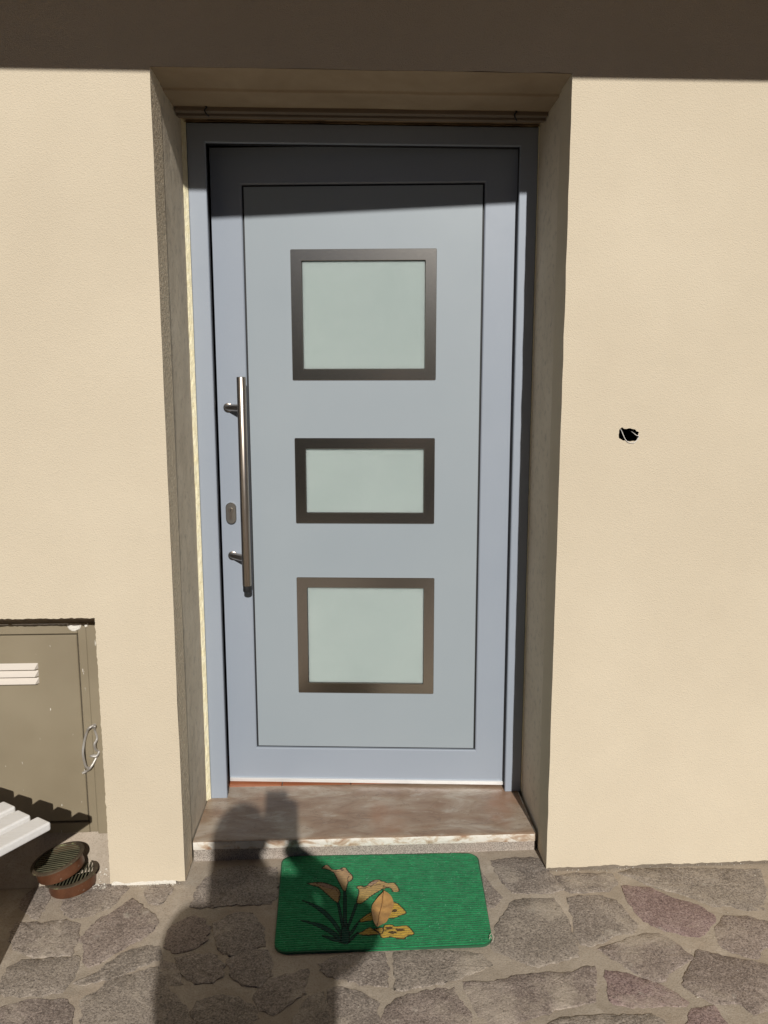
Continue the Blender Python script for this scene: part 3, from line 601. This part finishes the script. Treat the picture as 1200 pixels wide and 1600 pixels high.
# pull handle on two slanted posts
HX, HY, HZ0, HZ1 = -.389, -.052, .722, 1.400; T = Matrix.Translation
def toleaf(p): return p
bm = bmesh.new(); tube(bm, [(HX, HY, HZ0), (HX, HY, HZ0 + .002), (HX, HY, HZ1 - .0015), (HX, HY, HZ1)], [.0141, .0148, .0148, .0138], 32); ph = leafpart('pull_handle', bm, 'steel', None, True)
bm = bmesh.new(); tube(bm, [(HX, HY, HZ0 - .020), (HX, HY, HZ0 - .018), (HX, HY, HZ0 + .001)], [.0125, .0136, .0136], 24); leafpart('end_cap', bm, 'black_rubber', ph, True)
for z in (1.303, .812):
    bm = bmesh.new(); b0 = Vector((-.4455, 0, z)); b1 = Vector((HX, HY, z)); dr = (b1 - b0).normalized()
    tube(bm, [b0 - dr * .004, b0 + dr * .004, b1 - dr * .004], [.0112] * 3, 20); tube(bm, [(b0.x, -.0005, z), (b0.x, -.003, z), (b0.x, -.0036, z)], [.0150, .0150, .0142], 24)
    leafpart('handle_post', bm, 'steel', ph, True)
def oval(u, z, w, hh, y, n=12):
    out = []
    for s in (1, -1):
        for k in range(n + 1):
            t = R(180 * k / n) if s > 0 else R(180 + 180 * k / n); out.append((u + w * math.cos(t), y, z + s * (hh - w) + w * math.sin(t)))
    return out
LU, LZ = -.4455, .9565; bm = bmesh.new()
rings(bm, [oval(LU, LZ, .0170, .0355, 0), oval(LU, LZ, .0170, .0355, -.0085), oval(LU, LZ, .0155, .034, -.0100)], cap1=True); lk = leafpart('lock_plate', bm, 'lock', None, True)
bm = bmesh.new()
kp = [(LU + .0085 * math.cos(R(a)), LZ + .010 + .0085 * math.sin(R(a))) for a in range(-60, 241, 15)]
kp = kp + [(LU - .0050, LZ - .016), (LU - .0035, LZ - .0195), (LU, LZ - .0205), (LU + .0035, LZ - .0195), (LU + .0050, LZ - .016)]
rings(bm, [[(x, -.0098, z) for x, z in kp], [(x, -.0118, z) for x, z in kp]], cap1=True); leafpart('key_cylinder', bm, 'steel', lk, False)
bm = bmesh.new(); box(bm, LU - .0008, LU + .0008, -.0122, -.0116, LZ + .0055, LZ + .0145); box(bm, LU - .003, LU + .003, -.0121, -.0116, LZ + .0105, LZ + .0118); leafpart('keyway', bm, 'black_rubber', lk)

# ------------------------------------------------------------------ doorstep
step = thing('doorstep', 'worn marble doorstep on a speckled granite riser below the door', 'step')
SX0, SX1, SY = -.5355, .5165, -.2545
def sl_top(a, b): return a, b, .0008 * (fbm(a * 6, b * 6, 71, 3) - .5) - .0028 * np.exp(-(b - SY) / .004) * (.5 + fbm(a * 30, b * 3, 73, 3))
xs = np.arange(SX0, SX1 + .004, .0075); ys = np.concatenate([np.arange(SY, SY + .03, .003), np.arange(SY + .03, .0735, .02), [.073]])
me = grid_mesh(xs, ys, sl_top); slab = link('marble_slab', me, 'marble', step)
zz = np.linspace(-.0285, -.0005, 10)
def sl_front(a, b):
    t = (b + .0285) / .028; chip = .006 * np.clip(fbm(a * 26, b * 60, 75, 3) - .52, 0, 1) * 4 * (np.abs(t - .5) * 1.4 + .15)
    rnd = .003 * t ** 6 * (.5 + fbm(a * 30, a * 0, 73, 3)) + .0015 * (1 - t) ** 4
    return a, SY + chip * .6 + rnd, b + (1 * (t >= .999)) * (.0004 - .0028 * (.5 + fbm(a * 30, a * 0 + SY * 3, 73, 3)))
link('slab_edge', grid_mesh(xs, zz, sl_front), 'marble_edge', slab)
bm = bmesh.new(); box(bm, SX1 - .02, SX1 + .0035, SY + .004, .073, -.0285, -.003); box(bm, SX0, SX1, SY + .012, .073, -.0285, -.012); obj('slab_core', bm, 'marble_edge', slab)
def rise(a, b): return a, SY + .0065 + .0012 * (fbm(a * 60, b * 60, 81, 3) - .5) - .002 * np.clip((-.058 - b) / .006, 0, 1), b
link('granite_riser', grid_mesh(np.arange(SX0, SX1 + .004, .006), np.linspace(-.075, -.0285, 12), rise), 'granite', step)
bm = nbox(SX1 - .03, SX1 + .002, SY + .008, .07, -.08, -.029); obj('riser_end', bm, 'granite', step)

# ------------------------------------------------------------------ doormat with printed callas
mat_t = thing('doormat', 'green ribbed doormat printed with yellow calla lilies before the doorstep', 'doormat')
(tlx, tly), (trx, try_), (brx, bry), (blx, bly) = MAT
na, nb = 380, 268
a = np.linspace(0, 1, na); b = np.linspace(0, 1, nb); aa, bb = np.meshgrid(a, b)
X = (blx * (1 - aa) + brx * aa) * (1 - bb) + (tlx * (1 - aa) + trx * aa) * bb
Y = (bly * (1 - aa) + bry * aa) * (1 - bb) + (tly * (1 - aa) + try_ * aa) * bb
Y = Y + .0012 * np.sin(aa * 9) * (1 - bb)
Wm, Hm = .575, .400; px, py = aa * Wm, bb * Hm
rad = .036; qx = np.maximum(np.maximum(rad - px, px - (Wm - rad)), 0); qy = np.maximum(np.maximum(rad - py, py - (Hm - rad)), 0)
rr_ = np.hypot(qx, qy); inside_m = rr_ <= rad
edge_d = np.where((qx > 0) & (qy > 0), rad - rr_, np.minimum(np.minimum(px, Wm - px), np.minimum(py, Hm - py)))
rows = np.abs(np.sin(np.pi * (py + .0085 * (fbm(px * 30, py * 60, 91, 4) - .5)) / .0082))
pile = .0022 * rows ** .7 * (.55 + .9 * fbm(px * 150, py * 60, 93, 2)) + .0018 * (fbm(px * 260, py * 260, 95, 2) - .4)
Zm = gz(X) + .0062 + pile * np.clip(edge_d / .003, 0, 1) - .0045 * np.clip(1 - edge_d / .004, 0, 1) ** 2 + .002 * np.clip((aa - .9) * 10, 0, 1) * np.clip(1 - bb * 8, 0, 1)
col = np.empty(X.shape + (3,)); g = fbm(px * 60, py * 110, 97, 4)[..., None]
col[:] = np.array((.020, .232, .086)) * (.68 + .64 * g) * (.58 + .55 * np.clip(rows, 0, 1) ** .8 * (.55 + .9 * fbm(px * 230, py * 150, 99, 3)))[..., None]  # shade in the grooves between ribs is painted into the pile colour
sp = (rng.random(X.shape) > .9975)[..., None]; col = np.where(sp, np.array((.22, .42, .30)), col)
def dist_line(pts, closed=False):
    d = np.full(X.shape, 1e9); n = len(pts)
    for i in range(n if closed else n - 1):
        (x0, y0), (x1, y1) = pts[i], pts[(i + 1) % n]; dx, dy = x1 - x0, y1 - y0; L = dx * dx + dy * dy + 1e-12
        t = np.clip(((X - x0) * dx + (Y - y0) * dy) / L, 0, 1); d = np.minimum(d, np.hypot(X - x0 - t * dx, Y - y0 - t * dy))
    return d
def curve(pts):
    return [(p.x, p.y) for p in smooth_path([(x, y, 0) for x, y in list(pts) + [pts[0]]], 4)]
def put(mask, c, amt=1.0): col[mask] = col[mask] * (1 - amt) + np.array(c) * amt
fl = [(.36, .235, .085), (.41, .275, .12), (.42, .29, .085), (.47, .30, .055), (.47, .305, .05), (.45, .285, .06), (.47, .305, .05), (.45, .285, .06)]
for k, p in enumerate(PRINT['blade']):
    c = curve(p); put(inside(c, X, Y), (.010, .060, .040)); put(dist_line(c) < .0014, (.006, .010, .008), .9)
for k, p in enumerate(PRINT['flower']):
    c = curve(p); mk = inside(c, X, Y); t = fbm(X * 60, Y * 60, 98 + k, 3)[mk][:, None]
    top = (Y[mk] - min(q[1] for q in c))[:, None] / .09
    base = np.array(fl[k]) * (.78 + .44 * t)
    if k < 3: base = base * (1 - .35 * np.clip(top, 0, 1)) + np.array((.42, .25, .17)) * .35 * np.clip(top, 0, 1)
    col[mk] = base; put(dist_line(c) < .0016, (.010, .008, .006), .92)
for p in PRINT['spot'][:4]: c = curve(p); put(inside(c, X, Y), (.10, .055, .015)); put(dist_line(c) < .0009, (.01, .008, .006))
for p in PRINT['spot'][4:]: c = curve(p); put(inside(c, X, Y), (.30, .19, .14), .8); put(dist_line(c) < .0008, (.03, .018, .012), .8)
for p in PRINT['line']: put(dist_line([(q.x, q.y) for q in smooth_path([(x, y, 0) for x, y in p], 4)]) < .0010, (.012, .009, .006), .85)
idx = np.arange(na * nb).reshape(nb, na); F = np.stack([idx[:-1, :-1], idx[:-1, 1:], idx[1:, 1:], idx[1:, :-1]], -1).reshape(-1, 4)
keep = inside_m.reshape(-1)[F].all(1); F = F[keep]
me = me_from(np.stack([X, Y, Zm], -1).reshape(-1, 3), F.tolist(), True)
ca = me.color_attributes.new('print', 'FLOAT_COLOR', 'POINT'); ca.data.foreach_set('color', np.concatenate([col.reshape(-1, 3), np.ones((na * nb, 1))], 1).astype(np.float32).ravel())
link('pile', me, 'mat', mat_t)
bm = bmesh.new(); rp = []
for cx, cy, a0 in ((blx + rad, bly + rad, 180), (brx - rad, bry + rad, 270), (trx - rad, try_ - rad, 0), (tlx + rad, tly - rad, 90)):
    for k in range(9): t = R(a0 + 90 * k / 8); rp.append((cx + rad * math.cos(t), cy + rad * math.sin(t)))
rings(bm, [[(x, y, gz(x) + .0005) for x, y in rp], [(x, y, gz(x) + .0062) for x, y in rp]], cap1=True); obj('mat_backing', bm, 'mat_back', mat_t)
for pts in ([(.304, -.640, .010), (.309, -.636, .014), (.313, -.640, .013), (.314, -.647, .010), (.311, -.653, .007), (.307, -.656, .005)], [(.302, -.652, .011), (.305, -.648, .015), (.308, -.651, .012)]):
    bm = bmesh.new(); tube(bm, smooth_path([(x, y, gz(x) + z) for x, y, z in pts]), .0009, 6); obj('loose_thread', bm, 'thread', mat_t, True)
# a dry leaf on the mat
L = curve(LEAF); n = len(L); c = Vector((sum(p[0] for p in L) / n, sum(p[1] for p in L) / n)); tip, stem = Vector(LEAF[0]), Vector(LEAF[7]); axd = (tip - stem).normalized()
def lz(x, y):
    v = Vector((x, y)) - c; s = abs(v.x * -axd.y + v.y * axd.x); t = v.x * axd.x + v.y * axd.y; return gz(x) + .0125 + 3.0 * s * s + 1.2 * t * t + .0012 * math.sin(t * 160)
bm = bmesh.new(); rings(bm, [[(c.x + (x - c.x) * s, c.y + (y - c.y) * s, lz(c.x + (x - c.x) * s, c.y + (y - c.y) * s)) for x, y in L] for s in (1, .8, .6, .4, .2, .03)], cap1=True)
lf = tag(obj('dry_leaf', bm, 'leaf', None, True), 'dry ochre leaf lying on the printed flowers of the green doormat', 'leaf', kind='thing')
bm = bmesh.new(); pts = [stem.lerp(tip, t) for t in np.linspace(-.02, 1.06, 14)]; tube(bm, [(p.x + .001 * math.sin(i), p.y, lz(p.x, p.y) + .0006) for i, p in enumerate(pts)], [.0008] * 14, 5); obj('midrib', bm, 'leaf_vein', lf, True)

# ------------------------------------------------------------------ meter cabinet in its niche
cab = thing('meter_cabinet', 'olive brown metal utility cabinet sunk in the wall left of the door', 'cabinet')
YC = -.2665; bm = bmesh.new(); X0, X1, XI, ZI, ZO, ZS, ZB = -1.352, -.7725, -.8375, .664, .695, .079, .047
box(bm, X0, XI, YC, YO - .0005, ZI, ZO, .0018); box(bm, XI + .0004, -.8125, YC, YO - .0005, ZB, ZO, .0018); box(bm, -.8122, X1, YC - .004, YO - .0005, ZB - .004, ZO - .002, .0018)
box(bm, X0, XI, YC - .002, YO - .0005, ZB, ZS, .0018); box(bm, X0, X0 + .03, YC, YO - .0005, ZS + .0004, ZI - .0004, .0015)
obj('cabinet_frame', bm, 'cabinet', cab)
bm = bmesh.new(); dx0, dx1, dz0, dz1 = X0 + .033, XI - .0035, ZS + .004, ZI - .004
rings(bm, [rc(dx0, dx1, dz0, dz1, YO - .001), rc(dx0, dx1, dz0, dz1, YC + .0035), rc(dx0 + .002, dx1 - .002, dz0 + .002, dz1 - .002, YC + .0018), rc(dx0 + .06, dx1 - .06, dz0 + .06, dz1 - .06, YC + .0010)], cap1=True)
cd = obj('cabinet_door', bm, 'cabinet', cab)
for k in range(3):
    zt = .5775 - k * .0218; bm = bmesh.new(); u0, u1 = -1.235, -.9555; y0, y1 = YC + .001, YC - .0125
    v = [bm.verts.new(p) for p in ((u0, y0, zt), (u1, y0, zt), (u1 - .006, y1, zt - .015), (u0 + .006, y1, zt - .015), (u0 + .006, y1 + .0015, zt - .0165), (u1 - .006, y1 + .0015, zt - .0165), (u1, y0, zt - .0165), (u0, y0, zt - .0165))]
    for q in ((0, 1, 2, 3), (3, 2, 5, 4), (4, 5, 6, 7), (1, 6, 5, 2), (0, 3, 4, 7)): bm.faces.new([v[i] for i in q])
    obj('louvre', bm, 'cream_plastic', cd)
# plaster left on the frame, a thin line on the top rail and a lump in the corner
bm = bmesh.new()
for (x0, x1, z, t) in ((-1.30, -1.03, .6935, .002), (-1.02, -.86, .694, .003)):
    n = 40; lo = []; hi = []
    for i in range(n + 1):
        x = x0 + (x1 - x0) * i / n; w = t * .5 * (.3 + 1.2 * random.random()); lo.append((x, YC - .0012, z - w)); hi.append((x, YC - .0012, ZO + .001))
    rings(bm, [lo, hi], cyc=False)
P = [(-.868, .694), (-.862, .680), (-.853, .672), (-.842, .671), (-.832, .676), (-.826, .686), (-.824, .694), (-.840, .6955)]
P = dens(P, .004, .0008); rings(bm, [[(x, YC - .0002, z) for x, z in P], [(-.845 + (x + .845) * .8, YC - .003, .686 + (z - .686) * .8) for x, z in P]], cap1=True)
P = dens([(-.817, .692), (-.812, .683), (-.806, .686), (-.803, .697)], .004, .0006); rings(bm, [[(x, YC - .004, z) for x, z in P], [(-.81 + (x + .81) * .7, YC - .007, .69 + (z - .69) * .7) for x, z in P]], cap1=True)
obj('plaster_smear', bm, 'stucco_white', cab)
bm = bmesh.new()
for pl in WIRE:
    q = [(x, YC - .008 - .006 * math.sin(i * 1.9), z) for i, (x, z) in enumerate(pl)]; q[0] = (q[0][0], YC + .002, q[0][2])
    tube(bm, smooth_path(q, 6), .0037, 8)
tag(obj('wire_loop', bm, 'wire', None, True), 'twisted grey wire loop hanging on the edge of the utility cabinet', 'wire', kind='thing')
# broken mortar and dust at the foot of the niche
bm = bmesh.new()
n = 26
lo = [(-1.36 + .605 * i / n, YW + .002 + .02 * float(vnoise(np.array(i * .7), np.array(1.), 8)), gz(-1) + .001) for i in range(n + 1)]
md = [(x, YW + .045 + .02 * float(vnoise(np.array(i * .9), np.array(5.), 8)), gz(-1) + .035 + .02 * float(vnoise(np.array(i * .8), np.array(3.), 8))) for i, (x, y, z) in enumerate(lo)]
hi = [(x, YO - .0005, .040 + .004 * float(vnoise(np.array(i * 1.), np.array(9.), 8))) for i, (x, y, z) in enumerate(lo)]
rings(bm, [lo, md, hi], cyc=False); tag(obj('mortar_bank', bm, 'mortar', None, True), 'ragged mortar bank at the foot of the cabinet niche', 'mortar', kind='structure')
bm = bmesh.new()
def crumb(p, s):
    vs = [bm.verts.new((p[0] + s * random.uniform(-1, 1), p[1] + s * random.uniform(-1, 1), p[2] + s * random.uniform(0, 1.2))) for _ in range(5)]
    for t in ((0, 1, 2), (0, 2, 3), (0, 3, 1), (1, 2, 4), (2, 3, 4), (3, 1, 4)): bm.faces.new([vs[i] for i in t])
for x, y in CRUMBS: crumb((x, y, gz(x) + .003), random.uniform(.0015, .003))
for k in range(130):
    x = -.765 - abs(random.gauss(0, .022)); y = -.345 + random.uniform(-.03, .075); crumb((x, y, gz(x) + .002 + max(0, (y + .35) * .9)), random.uniform(.001, .0042))
for k in range(90):
    x = random.uniform(XR, 1.25); crumb((x, YW - abs(random.gauss(0, .006)), gz(x) + .001), random.uniform(.0008, .0025))
for k in range(60):
    x = random.uniform(-.75, -.55); crumb((x, YW - abs(random.gauss(0, .008)), gz(x) + .001), random.uniform(.0008, .003))
for k in range(70):
    x = random.uniform(-.95, 1.2); crumb((x, random.uniform(-1.0, -.38), gz(x) + .002), random.uniform(.0006, .0016))
tag(obj('debris', bm, 'stucco_white'), 'loose plaster crumbs scattered along the wall foot', 'debris', kind='stuff')

# ------------------------------------------------------------------ two round louvred vent grates, one lying on the other
def vent(loc, rot, label, slat_rot):
    t = thing('vent_grate', label, 'vent grate', loc, rot, 'round vent grates by the wall')
    bm = bmesh.new(); lathe(bm, [(.0635, .036), (.0635, .0), (.0652, 0), (.0658, .002), (.0652, .018), (.0656, .036)], 48); obj('ring', bm, 'copper', t, True)
    bm = bmesh.new(); lathe(bm, [(.0640, .036), (.0735, .0354), (.0750, .0362), (.0748, .0385), (.0732, .0394), (.0690, .0398), (.0655, .0410), (.0638, .0405), (.0632, .0380)], 48, True); obj('flange', bm, 'flange', t, True)
    bm = bmesh.new(); lathe(bm, [(.0633, .020), (.0002, .020)], 32); obj('shade_backing', bm, 'void', t)  # black disc in place of the shade between the slats
    base = None; S_ = Matrix.Rotation(slat_rot, 3, 'Z')
    for k in range(13):
        y = -.0564 + k * .0094; hw = math.sqrt(max(0, .0634 ** 2 - y * y)); bm = bmesh.new()
        v = [bm.verts.new(S_ @ Vector(p)) for p in ((-hw, y - .0019, .0392), (hw, y - .0019, .0392), (hw, y + .0019, .0388), (-hw, y + .0019, .0388), (-hw, y - .0019, .0376), (hw, y - .0019, .0376), (hw, y + .0019, .0372), (-hw, y + .0019, .0372))]
        for q in ((0, 1, 2, 3), (4, 7, 6, 5), (0, 4, 5, 1), (2, 6, 7, 3)): bm.faces.new([v[i] for i in q])
        obj('slat', bm, 'slat', t)
    return t
vent((-.866, -.345, -.0705), (R(-3), R(-5), R(25)), 'lower round copper brown vent grate lying flat on the paving', R(70))
vent((-.895, -.350, -.0185), (R(2), R(-13), R(0)), 'upper round copper brown vent grate tilted on top of the other', R(-8))

# ------------------------------------------------------------------ white slatted bench at the left edge
bench = thing('slatted_bench', 'white painted slatted bench reaching in from the left by the cabinet', 'bench')
O = Vector((-.838, -.612, .30)); ds = Vector((-.557, -.830, 0)); dr = Vector((-.830, .557, 0)); SP = .0715; SWd = .052; TH = .022
def bx_frame(bm, s0, s1, r0, r1, z0, z1, bev=.002, seg=2):
    b2 = bmesh.new(); box(b2, s0, s1, r0, r1, z0, z1, bev, seg)
    mp = {}
    for v in b2.verts: p = ds * v.co.x + dr * v.co.y; mp[v] = bm.verts.new((O.x + p.x, O.y + p.y, v.co.z))
    for f in b2.faces: bm.faces.new([mp[v] for v in f.verts])
    b2.free()
for k in range(7):
    bm = bmesh.new(); r0 = -SWd + k * SP; bx_frame(bm, 0.006 * (k % 2), .46, r0, r0 + SWd, O.z - TH, O.z, .0045, 2); obj('slat', bm, 'bench', bench)
for s in (.17, .40):
    bm = bmesh.new(); bx_frame(bm, s, s + .04, -SWd + .004, 6 * SP - .004, O.z - TH - .046, O.z - TH - .0005); obj('rail', bm, 'bench', bench)
for s, r in ((.22, -SWd + .03), (.22, 6 * SP - .12), (.38, -SWd + .03), (.38, 6 * SP - .12)):
    bm = bmesh.new(); bx_frame(bm, s - .03, s + .075, r, r + .09, -.073, O.z - TH - .047); obj('leg', bm, 'bench', bench)

# ------------------------------------------------------------------ the photographer, standing behind the camera in the sun
def limb(bm, pts, n=14):
    """closed tube with round ends through (point, radius or (rx, ry)) - rx across, ry in depth"""
    P = [Vector(p) for p, r in pts]; Rr = [r if isinstance(r, tuple) else (r, r) for p, r in pts]
    loops = []; up = None
    d0 = (P[1] - P[0]).normalized(); d1 = (P[-1] - P[-2]).normalized(); Q = []
    for k in range(4): a = R(90 * (1 - k / 4)); Q.append((P[0] - d0 * math.sin(a) * min(Rr[0]), Rr[0], max(.02, math.cos(a)), d0))
    for i, p in enumerate(P): Q.append((p, Rr[i], 1, (P[min(i + 1, len(P) - 1)] - P[max(i - 1, 0)]).normalized()))
    for k in range(1, 5): a = R(90 * k / 4); Q.append((P[-1] + d1 * math.sin(a) * min(Rr[-1]), Rr[-1], max(.02, math.cos(a)), d1))
    for p, (rx, ry), s, d in Q:
        x = Vector((1, 0, 0)) if abs(d.x) < .9 else Vector((0, 1, 0)); x = (x - d * x.dot(d)).normalized(); y = d.cross(x)
        loops.append([p + s * (rx * math.cos(2 * math.pi * k / n) * x + ry * math.sin(2 * math.pi * k / n) * y) for k in range(n)])
    rings(bm, loops, cap0=True, cap1=True)
def ball(bm, c, r):
    g = bmesh.ops.create_uvsphere(bm, u_segments=20, v_segments=14, radius=1)
    for v in g['verts']: v.co = Vector((c[0] + v.co.x * r[0], c[1] + v.co.y * r[1], c[2] + v.co.z * r[2]))
def melt(name, bm, mat, parent, vox, smooth=4):
    o = obj(name, bm, mat, parent)
    rm = o.modifiers.new('remesh', 'REMESH'); rm.mode = 'VOXEL'; rm.voxel_size = vox; rm.use_smooth_shade = True
    sm = o.modifiers.new('smooth', 'SMOOTH'); sm.iterations = smooth; sm.factor = .5
    return o
person = thing('person', 'person in grey shirt and jeans holding up a phone and casting the long shadow', 'person')
px0 = -.170; tx0 = -.095
TORSO = [(.80, .178, .120), (.92, .155, .108), (1.05, .172, .115), (1.14, .185, .110), (1.20, .150, .090), (1.245, .080, .066), (1.30, .056, .060)]
LARM = [((-.280, -2.90, 1.165), .062), ((-.285, -2.88, 1.07), .052), ((-.252, -2.85, .945), .045), ((-.235, -2.76, .930), .036), ((-.222, -2.70, .935), .028)]
RARM = [((.030, -2.90, 1.160), .062), ((.100, -2.80, 1.105), .053), ((.148, -2.70, 1.080), .046), ((.060, -2.60, 1.128), .038), ((-.042, -2.515, 1.170), .028)]
bm = bmesh.new()
limb(bm, [((tx0 if z < 1.18 else (tx0 + px0) / 2, -2.91 if z < 1.22 else -2.895, z), (rx, ry)) for z, rx, ry in TORSO], 24)
limb(bm, [((px0, -2.890, 1.25), .056), ((px0, -2.878, 1.33), .056)]); ball(bm, (px0, -2.868, 1.400), (.076, .094, .108)); ball(bm, (px0, -2.815, 1.335), (.050, .046, .046))
limb(bm, [((px0, -2.778, 1.405), .010), ((px0, -2.766, 1.375), .013)], 8)
for s in (-1, 1):
    ball(bm, (px0 + s * .078, -2.872, 1.390), (.008, .018, .028)); ball(bm, (px0 + s * .040, -2.795, 1.365), (.020, .018, .020))
    limb(bm, [((tx0 + s * .092, -2.91, .82), .098), ((tx0 + s * .100, -2.90, .60), .080), ((tx0 + s * .102, -2.895, .40), .058), ((tx0 + s * .105, -2.925, .24), .056), ((tx0 + s * .11, -2.93, .03), .038)])
limb(bm, [((px0 - .012, -2.777, 1.335), .009), ((px0 + .012, -2.777, 1.335), .009)], 8)
limb(bm, LARM); limb(bm, RARM)
limb(bm, [((-.030, -2.515, 1.165), (.022, .026)), ((-.040, -2.490, 1.205), (.018, .036)), ((-.036, -2.478, 1.245), (.014, .036))])
for k, (z, ln) in enumerate(((1.288, .92), (1.267, 1.0), (1.246, .96), (1.226, .78))):
    limb(bm, [((-.034, -2.480, 1.205 + .016 * (3 - k)), .010), ((-.032, -2.452, z - .004), .0095), ((-.050, -2.4345, z), .0088), ((-.052 - .030 * ln, -2.4335, z + .003), .0078)], 10)
limb(bm, [((-.046, -2.500, 1.205), .014), ((-.062, -2.484, 1.240), .0115), ((-.078, -2.472, 1.272), .0095)], 10)
limb(bm, [((-.225, -2.70, .935), (.028, .022)), ((-.195, -2.665, .940), (.036, .017)), ((-.172, -2.645, .940), (.034, .014))])
for k in range(4):
    z = .968 - .019 * k; e = (.95, 1.05, 1.0, .8)[k]
    limb(bm, [((-.175, -2.648, z), .010), ((-.175 + .036 * e, -2.628, z), .0095), ((-.175 + .058 * e, -2.640, z - .003), .0088), ((-.175 + .066 * e, -2.660, z - .005), .008)], 10)
limb(bm, [((-.205, -2.672, .965), .013), ((-.185, -2.650, .990), .011), ((-.165, -2.640, 1.005), .0095)], 10)
melt('body', bm, 'skin', person, .0042, 5)
bm = bmesh.new()
limb(bm, [((tx0, -2.91, z), (rx + .016, ry + .016)) for z, rx, ry in [(.80, .165, .120)] + TORSO[1:5]] + [((px0, -2.90, 1.235), (.085, .075))], 24)
limb(bm, [(p, r + .012) for p, r in LARM[:3]]); limb(bm, [(p, r + .012) for p, r in RARM[:3]]); melt('shirt', bm, 'shirt', person, .009, 6)
bm = bmesh.new(); limb(bm, [((tx0, -2.91, .88), (.162, .116)), ((tx0, -2.91, .78), (.188, .130))], 24)
for s in (-1, 1): limb(bm, [((tx0 + s * .092, -2.91, .80), .108), ((tx0 + s * .100, -2.90, .60), .094), ((tx0 + s * .102, -2.895, .40), .074), ((tx0 + s * .105, -2.92, .24), .070), ((tx0 + s * .11, -2.93, .05), .062)])
melt('jeans', bm, 'jeans', person, .009, 6)
for s in (-1, 1):
    bm = bmesh.new(); x = tx0 + s * .112; limb(bm, [((x, -2.950, -.022), (.042, .040)), ((x + s * .006, -2.86, -.026), (.048, .034)), ((x + s * .012, -2.765, -.036), (.042, .024))]); melt('shoe', bm, 'shoe', person, .006, 4)
    bm = bmesh.new(); ball(bm, (px0 + s * .030, -2.7835, 1.402), (.013, .010, .008)); obj('eye', bm, 'white_wire', person, True)
bm = bmesh.new(); ball(bm, (px0, -2.886, 1.418), (.084, .096, .098)); limb(bm, [((px0 - .004, -2.915, 1.42), (.080, .065)), ((px0 - .008, -2.93, 1.33), (.076, .050)), ((px0 - .010, -2.945, 1.24), (.066, .030))]); melt('hair', bm, 'hair', person, .007, 4)
ph_ = thing('smartphone', 'black smartphone held upright in the right hand of the person', 'phone', (-.0960, -2.4580, 1.2560), (R(-8), 0, 0))
obj('case', nbox(-.0375, .0375, -.004, .004, -.0775, .0775, .003, 2), 'phone', ph_)
bm = bmesh.new(); lathe(bm, [(.006, 0), (.006, .0015), (.0, .0015)], 16); obj('lens', bm, 'steel', ph_, False, (.0300, .004, .066), (R(-90), 0, 0))

# ------------------------------------------------------------------ the garden hedge across the yard (what the glass and steel mirror)
def leaves(name, ctr, smin, smax, parent, mat='hedge'):
    n = len(ctr); d1 = rng.normal(0, 1, (n, 3)); d1 /= np.linalg.norm(d1, axis=1)[:, None]; d2 = np.cross(d1, rng.normal(0, 1, (n, 3))); d2 /= np.linalg.norm(d2, axis=1)[:, None]
    s = rng.uniform(smin, smax, (n, 1)); Vt = np.stack([ctr - d1 * s, ctr + d2 * s * .5, ctr + d1 * s, ctr - d2 * s * .5], 1).reshape(-1, 3)
    return link(name, me_from(Vt, np.arange(4 * n).reshape(-1, 4).tolist()), mat, parent)
def hedge(x0, x1, y0, y1, h, label, N=16000):
    t = thing('hedge', label, 'hedge')
    hx = rng.uniform(x0, x1, N); u = rng.random(N); f = rng.random(N)
    hy = np.where(f < .6, y1, y0 + (y1 - y0) * rng.random(N)); top = h + .35 * (fbm(hx * .9, hx * 0, 3, 4) - .5); hz = np.where(f < .6, -.1 + (top + .1) * u, top)
    leaves('foliage', np.stack([hx, hy, hz], -1) + rng.normal(0, .10, (N, 3)), .05, .11, t)
    obj('twigs', nbox(x0, x1, y0 + .1, y1 - .1, -.1, h - .25), 'twig', t)
hedge(-9, 9, -10.2, -9.0, 2.2, 'dense dark green garden hedge across the yard facing the door')
for i, (x, y, hh, w, lab) in enumerate(((-6.6, -13.4, 4.6, 1.7, 'rounded sky-dimming tree added behind the left end of the hedge'), (-2.7, -14.2, 5.1, 1.9, 'tallest sky-dimming tree added behind the hedge left of the door axis'),
        (.9, -13.2, 4.3, 1.5, 'small sky-dimming tree added behind the hedge straight across from the door'), (4.2, -14.0, 5.0, 1.9, 'broad sky-dimming tree added behind the right half of the hedge'), (8.0, -13.2, 4.5, 1.7, 'sky-dimming tree added behind the right end of the hedge'), (-4.7, -15.4, 5.4, 2.0, 'sky-dimming tree added farther back left of the tallest one'), (-.8, -15.8, 5.5, 2.0, 'sky-dimming tree added farther back beside the small one'), (2.5, -15.6, 5.4, 2.0, 'sky-dimming tree added farther back right of the small one'))):
    t = thing('sky_screen_tree', lab, 'tree', (x, y, -.1), group='trees added behind the hedge to dim the sky')  # unseen trees added to hold back low sky light from the recess
    bm = bmesh.new(); tube(bm, [(0, 0, 0), (.05, 0, 1.0), (0, .05, hh * .55)], [.14, .11, .07], 10)
    for k in range(6):
        a = k * 1.05 + i; tube(bm, [(0, .03, hh * .4 + .1 * k), (.5 * math.cos(a), .5 * math.sin(a), hh * .58 + .1 * k), (w * .75 * math.cos(a), w * .75 * math.sin(a), hh * .74 + .06 * k)], [.05, .035, .015], 7)
    obj('trunk', bm, 'bark', t)
    cl = []; 
    for k in range(46):
        v = rng.normal(0, 1, 3); v /= np.linalg.norm(v); r = rng.uniform(.35, 1) ** .6; c = np.array((0, 0, hh * .66)) + v * r * np.array((w, w, hh * .31)); cl.append(c + rng.normal(0, .17, (75, 3)))
    ct = np.concatenate(cl); ct = ct[ct[:, 2] < hh]; leaves('crown', ct, .05, .10, t)
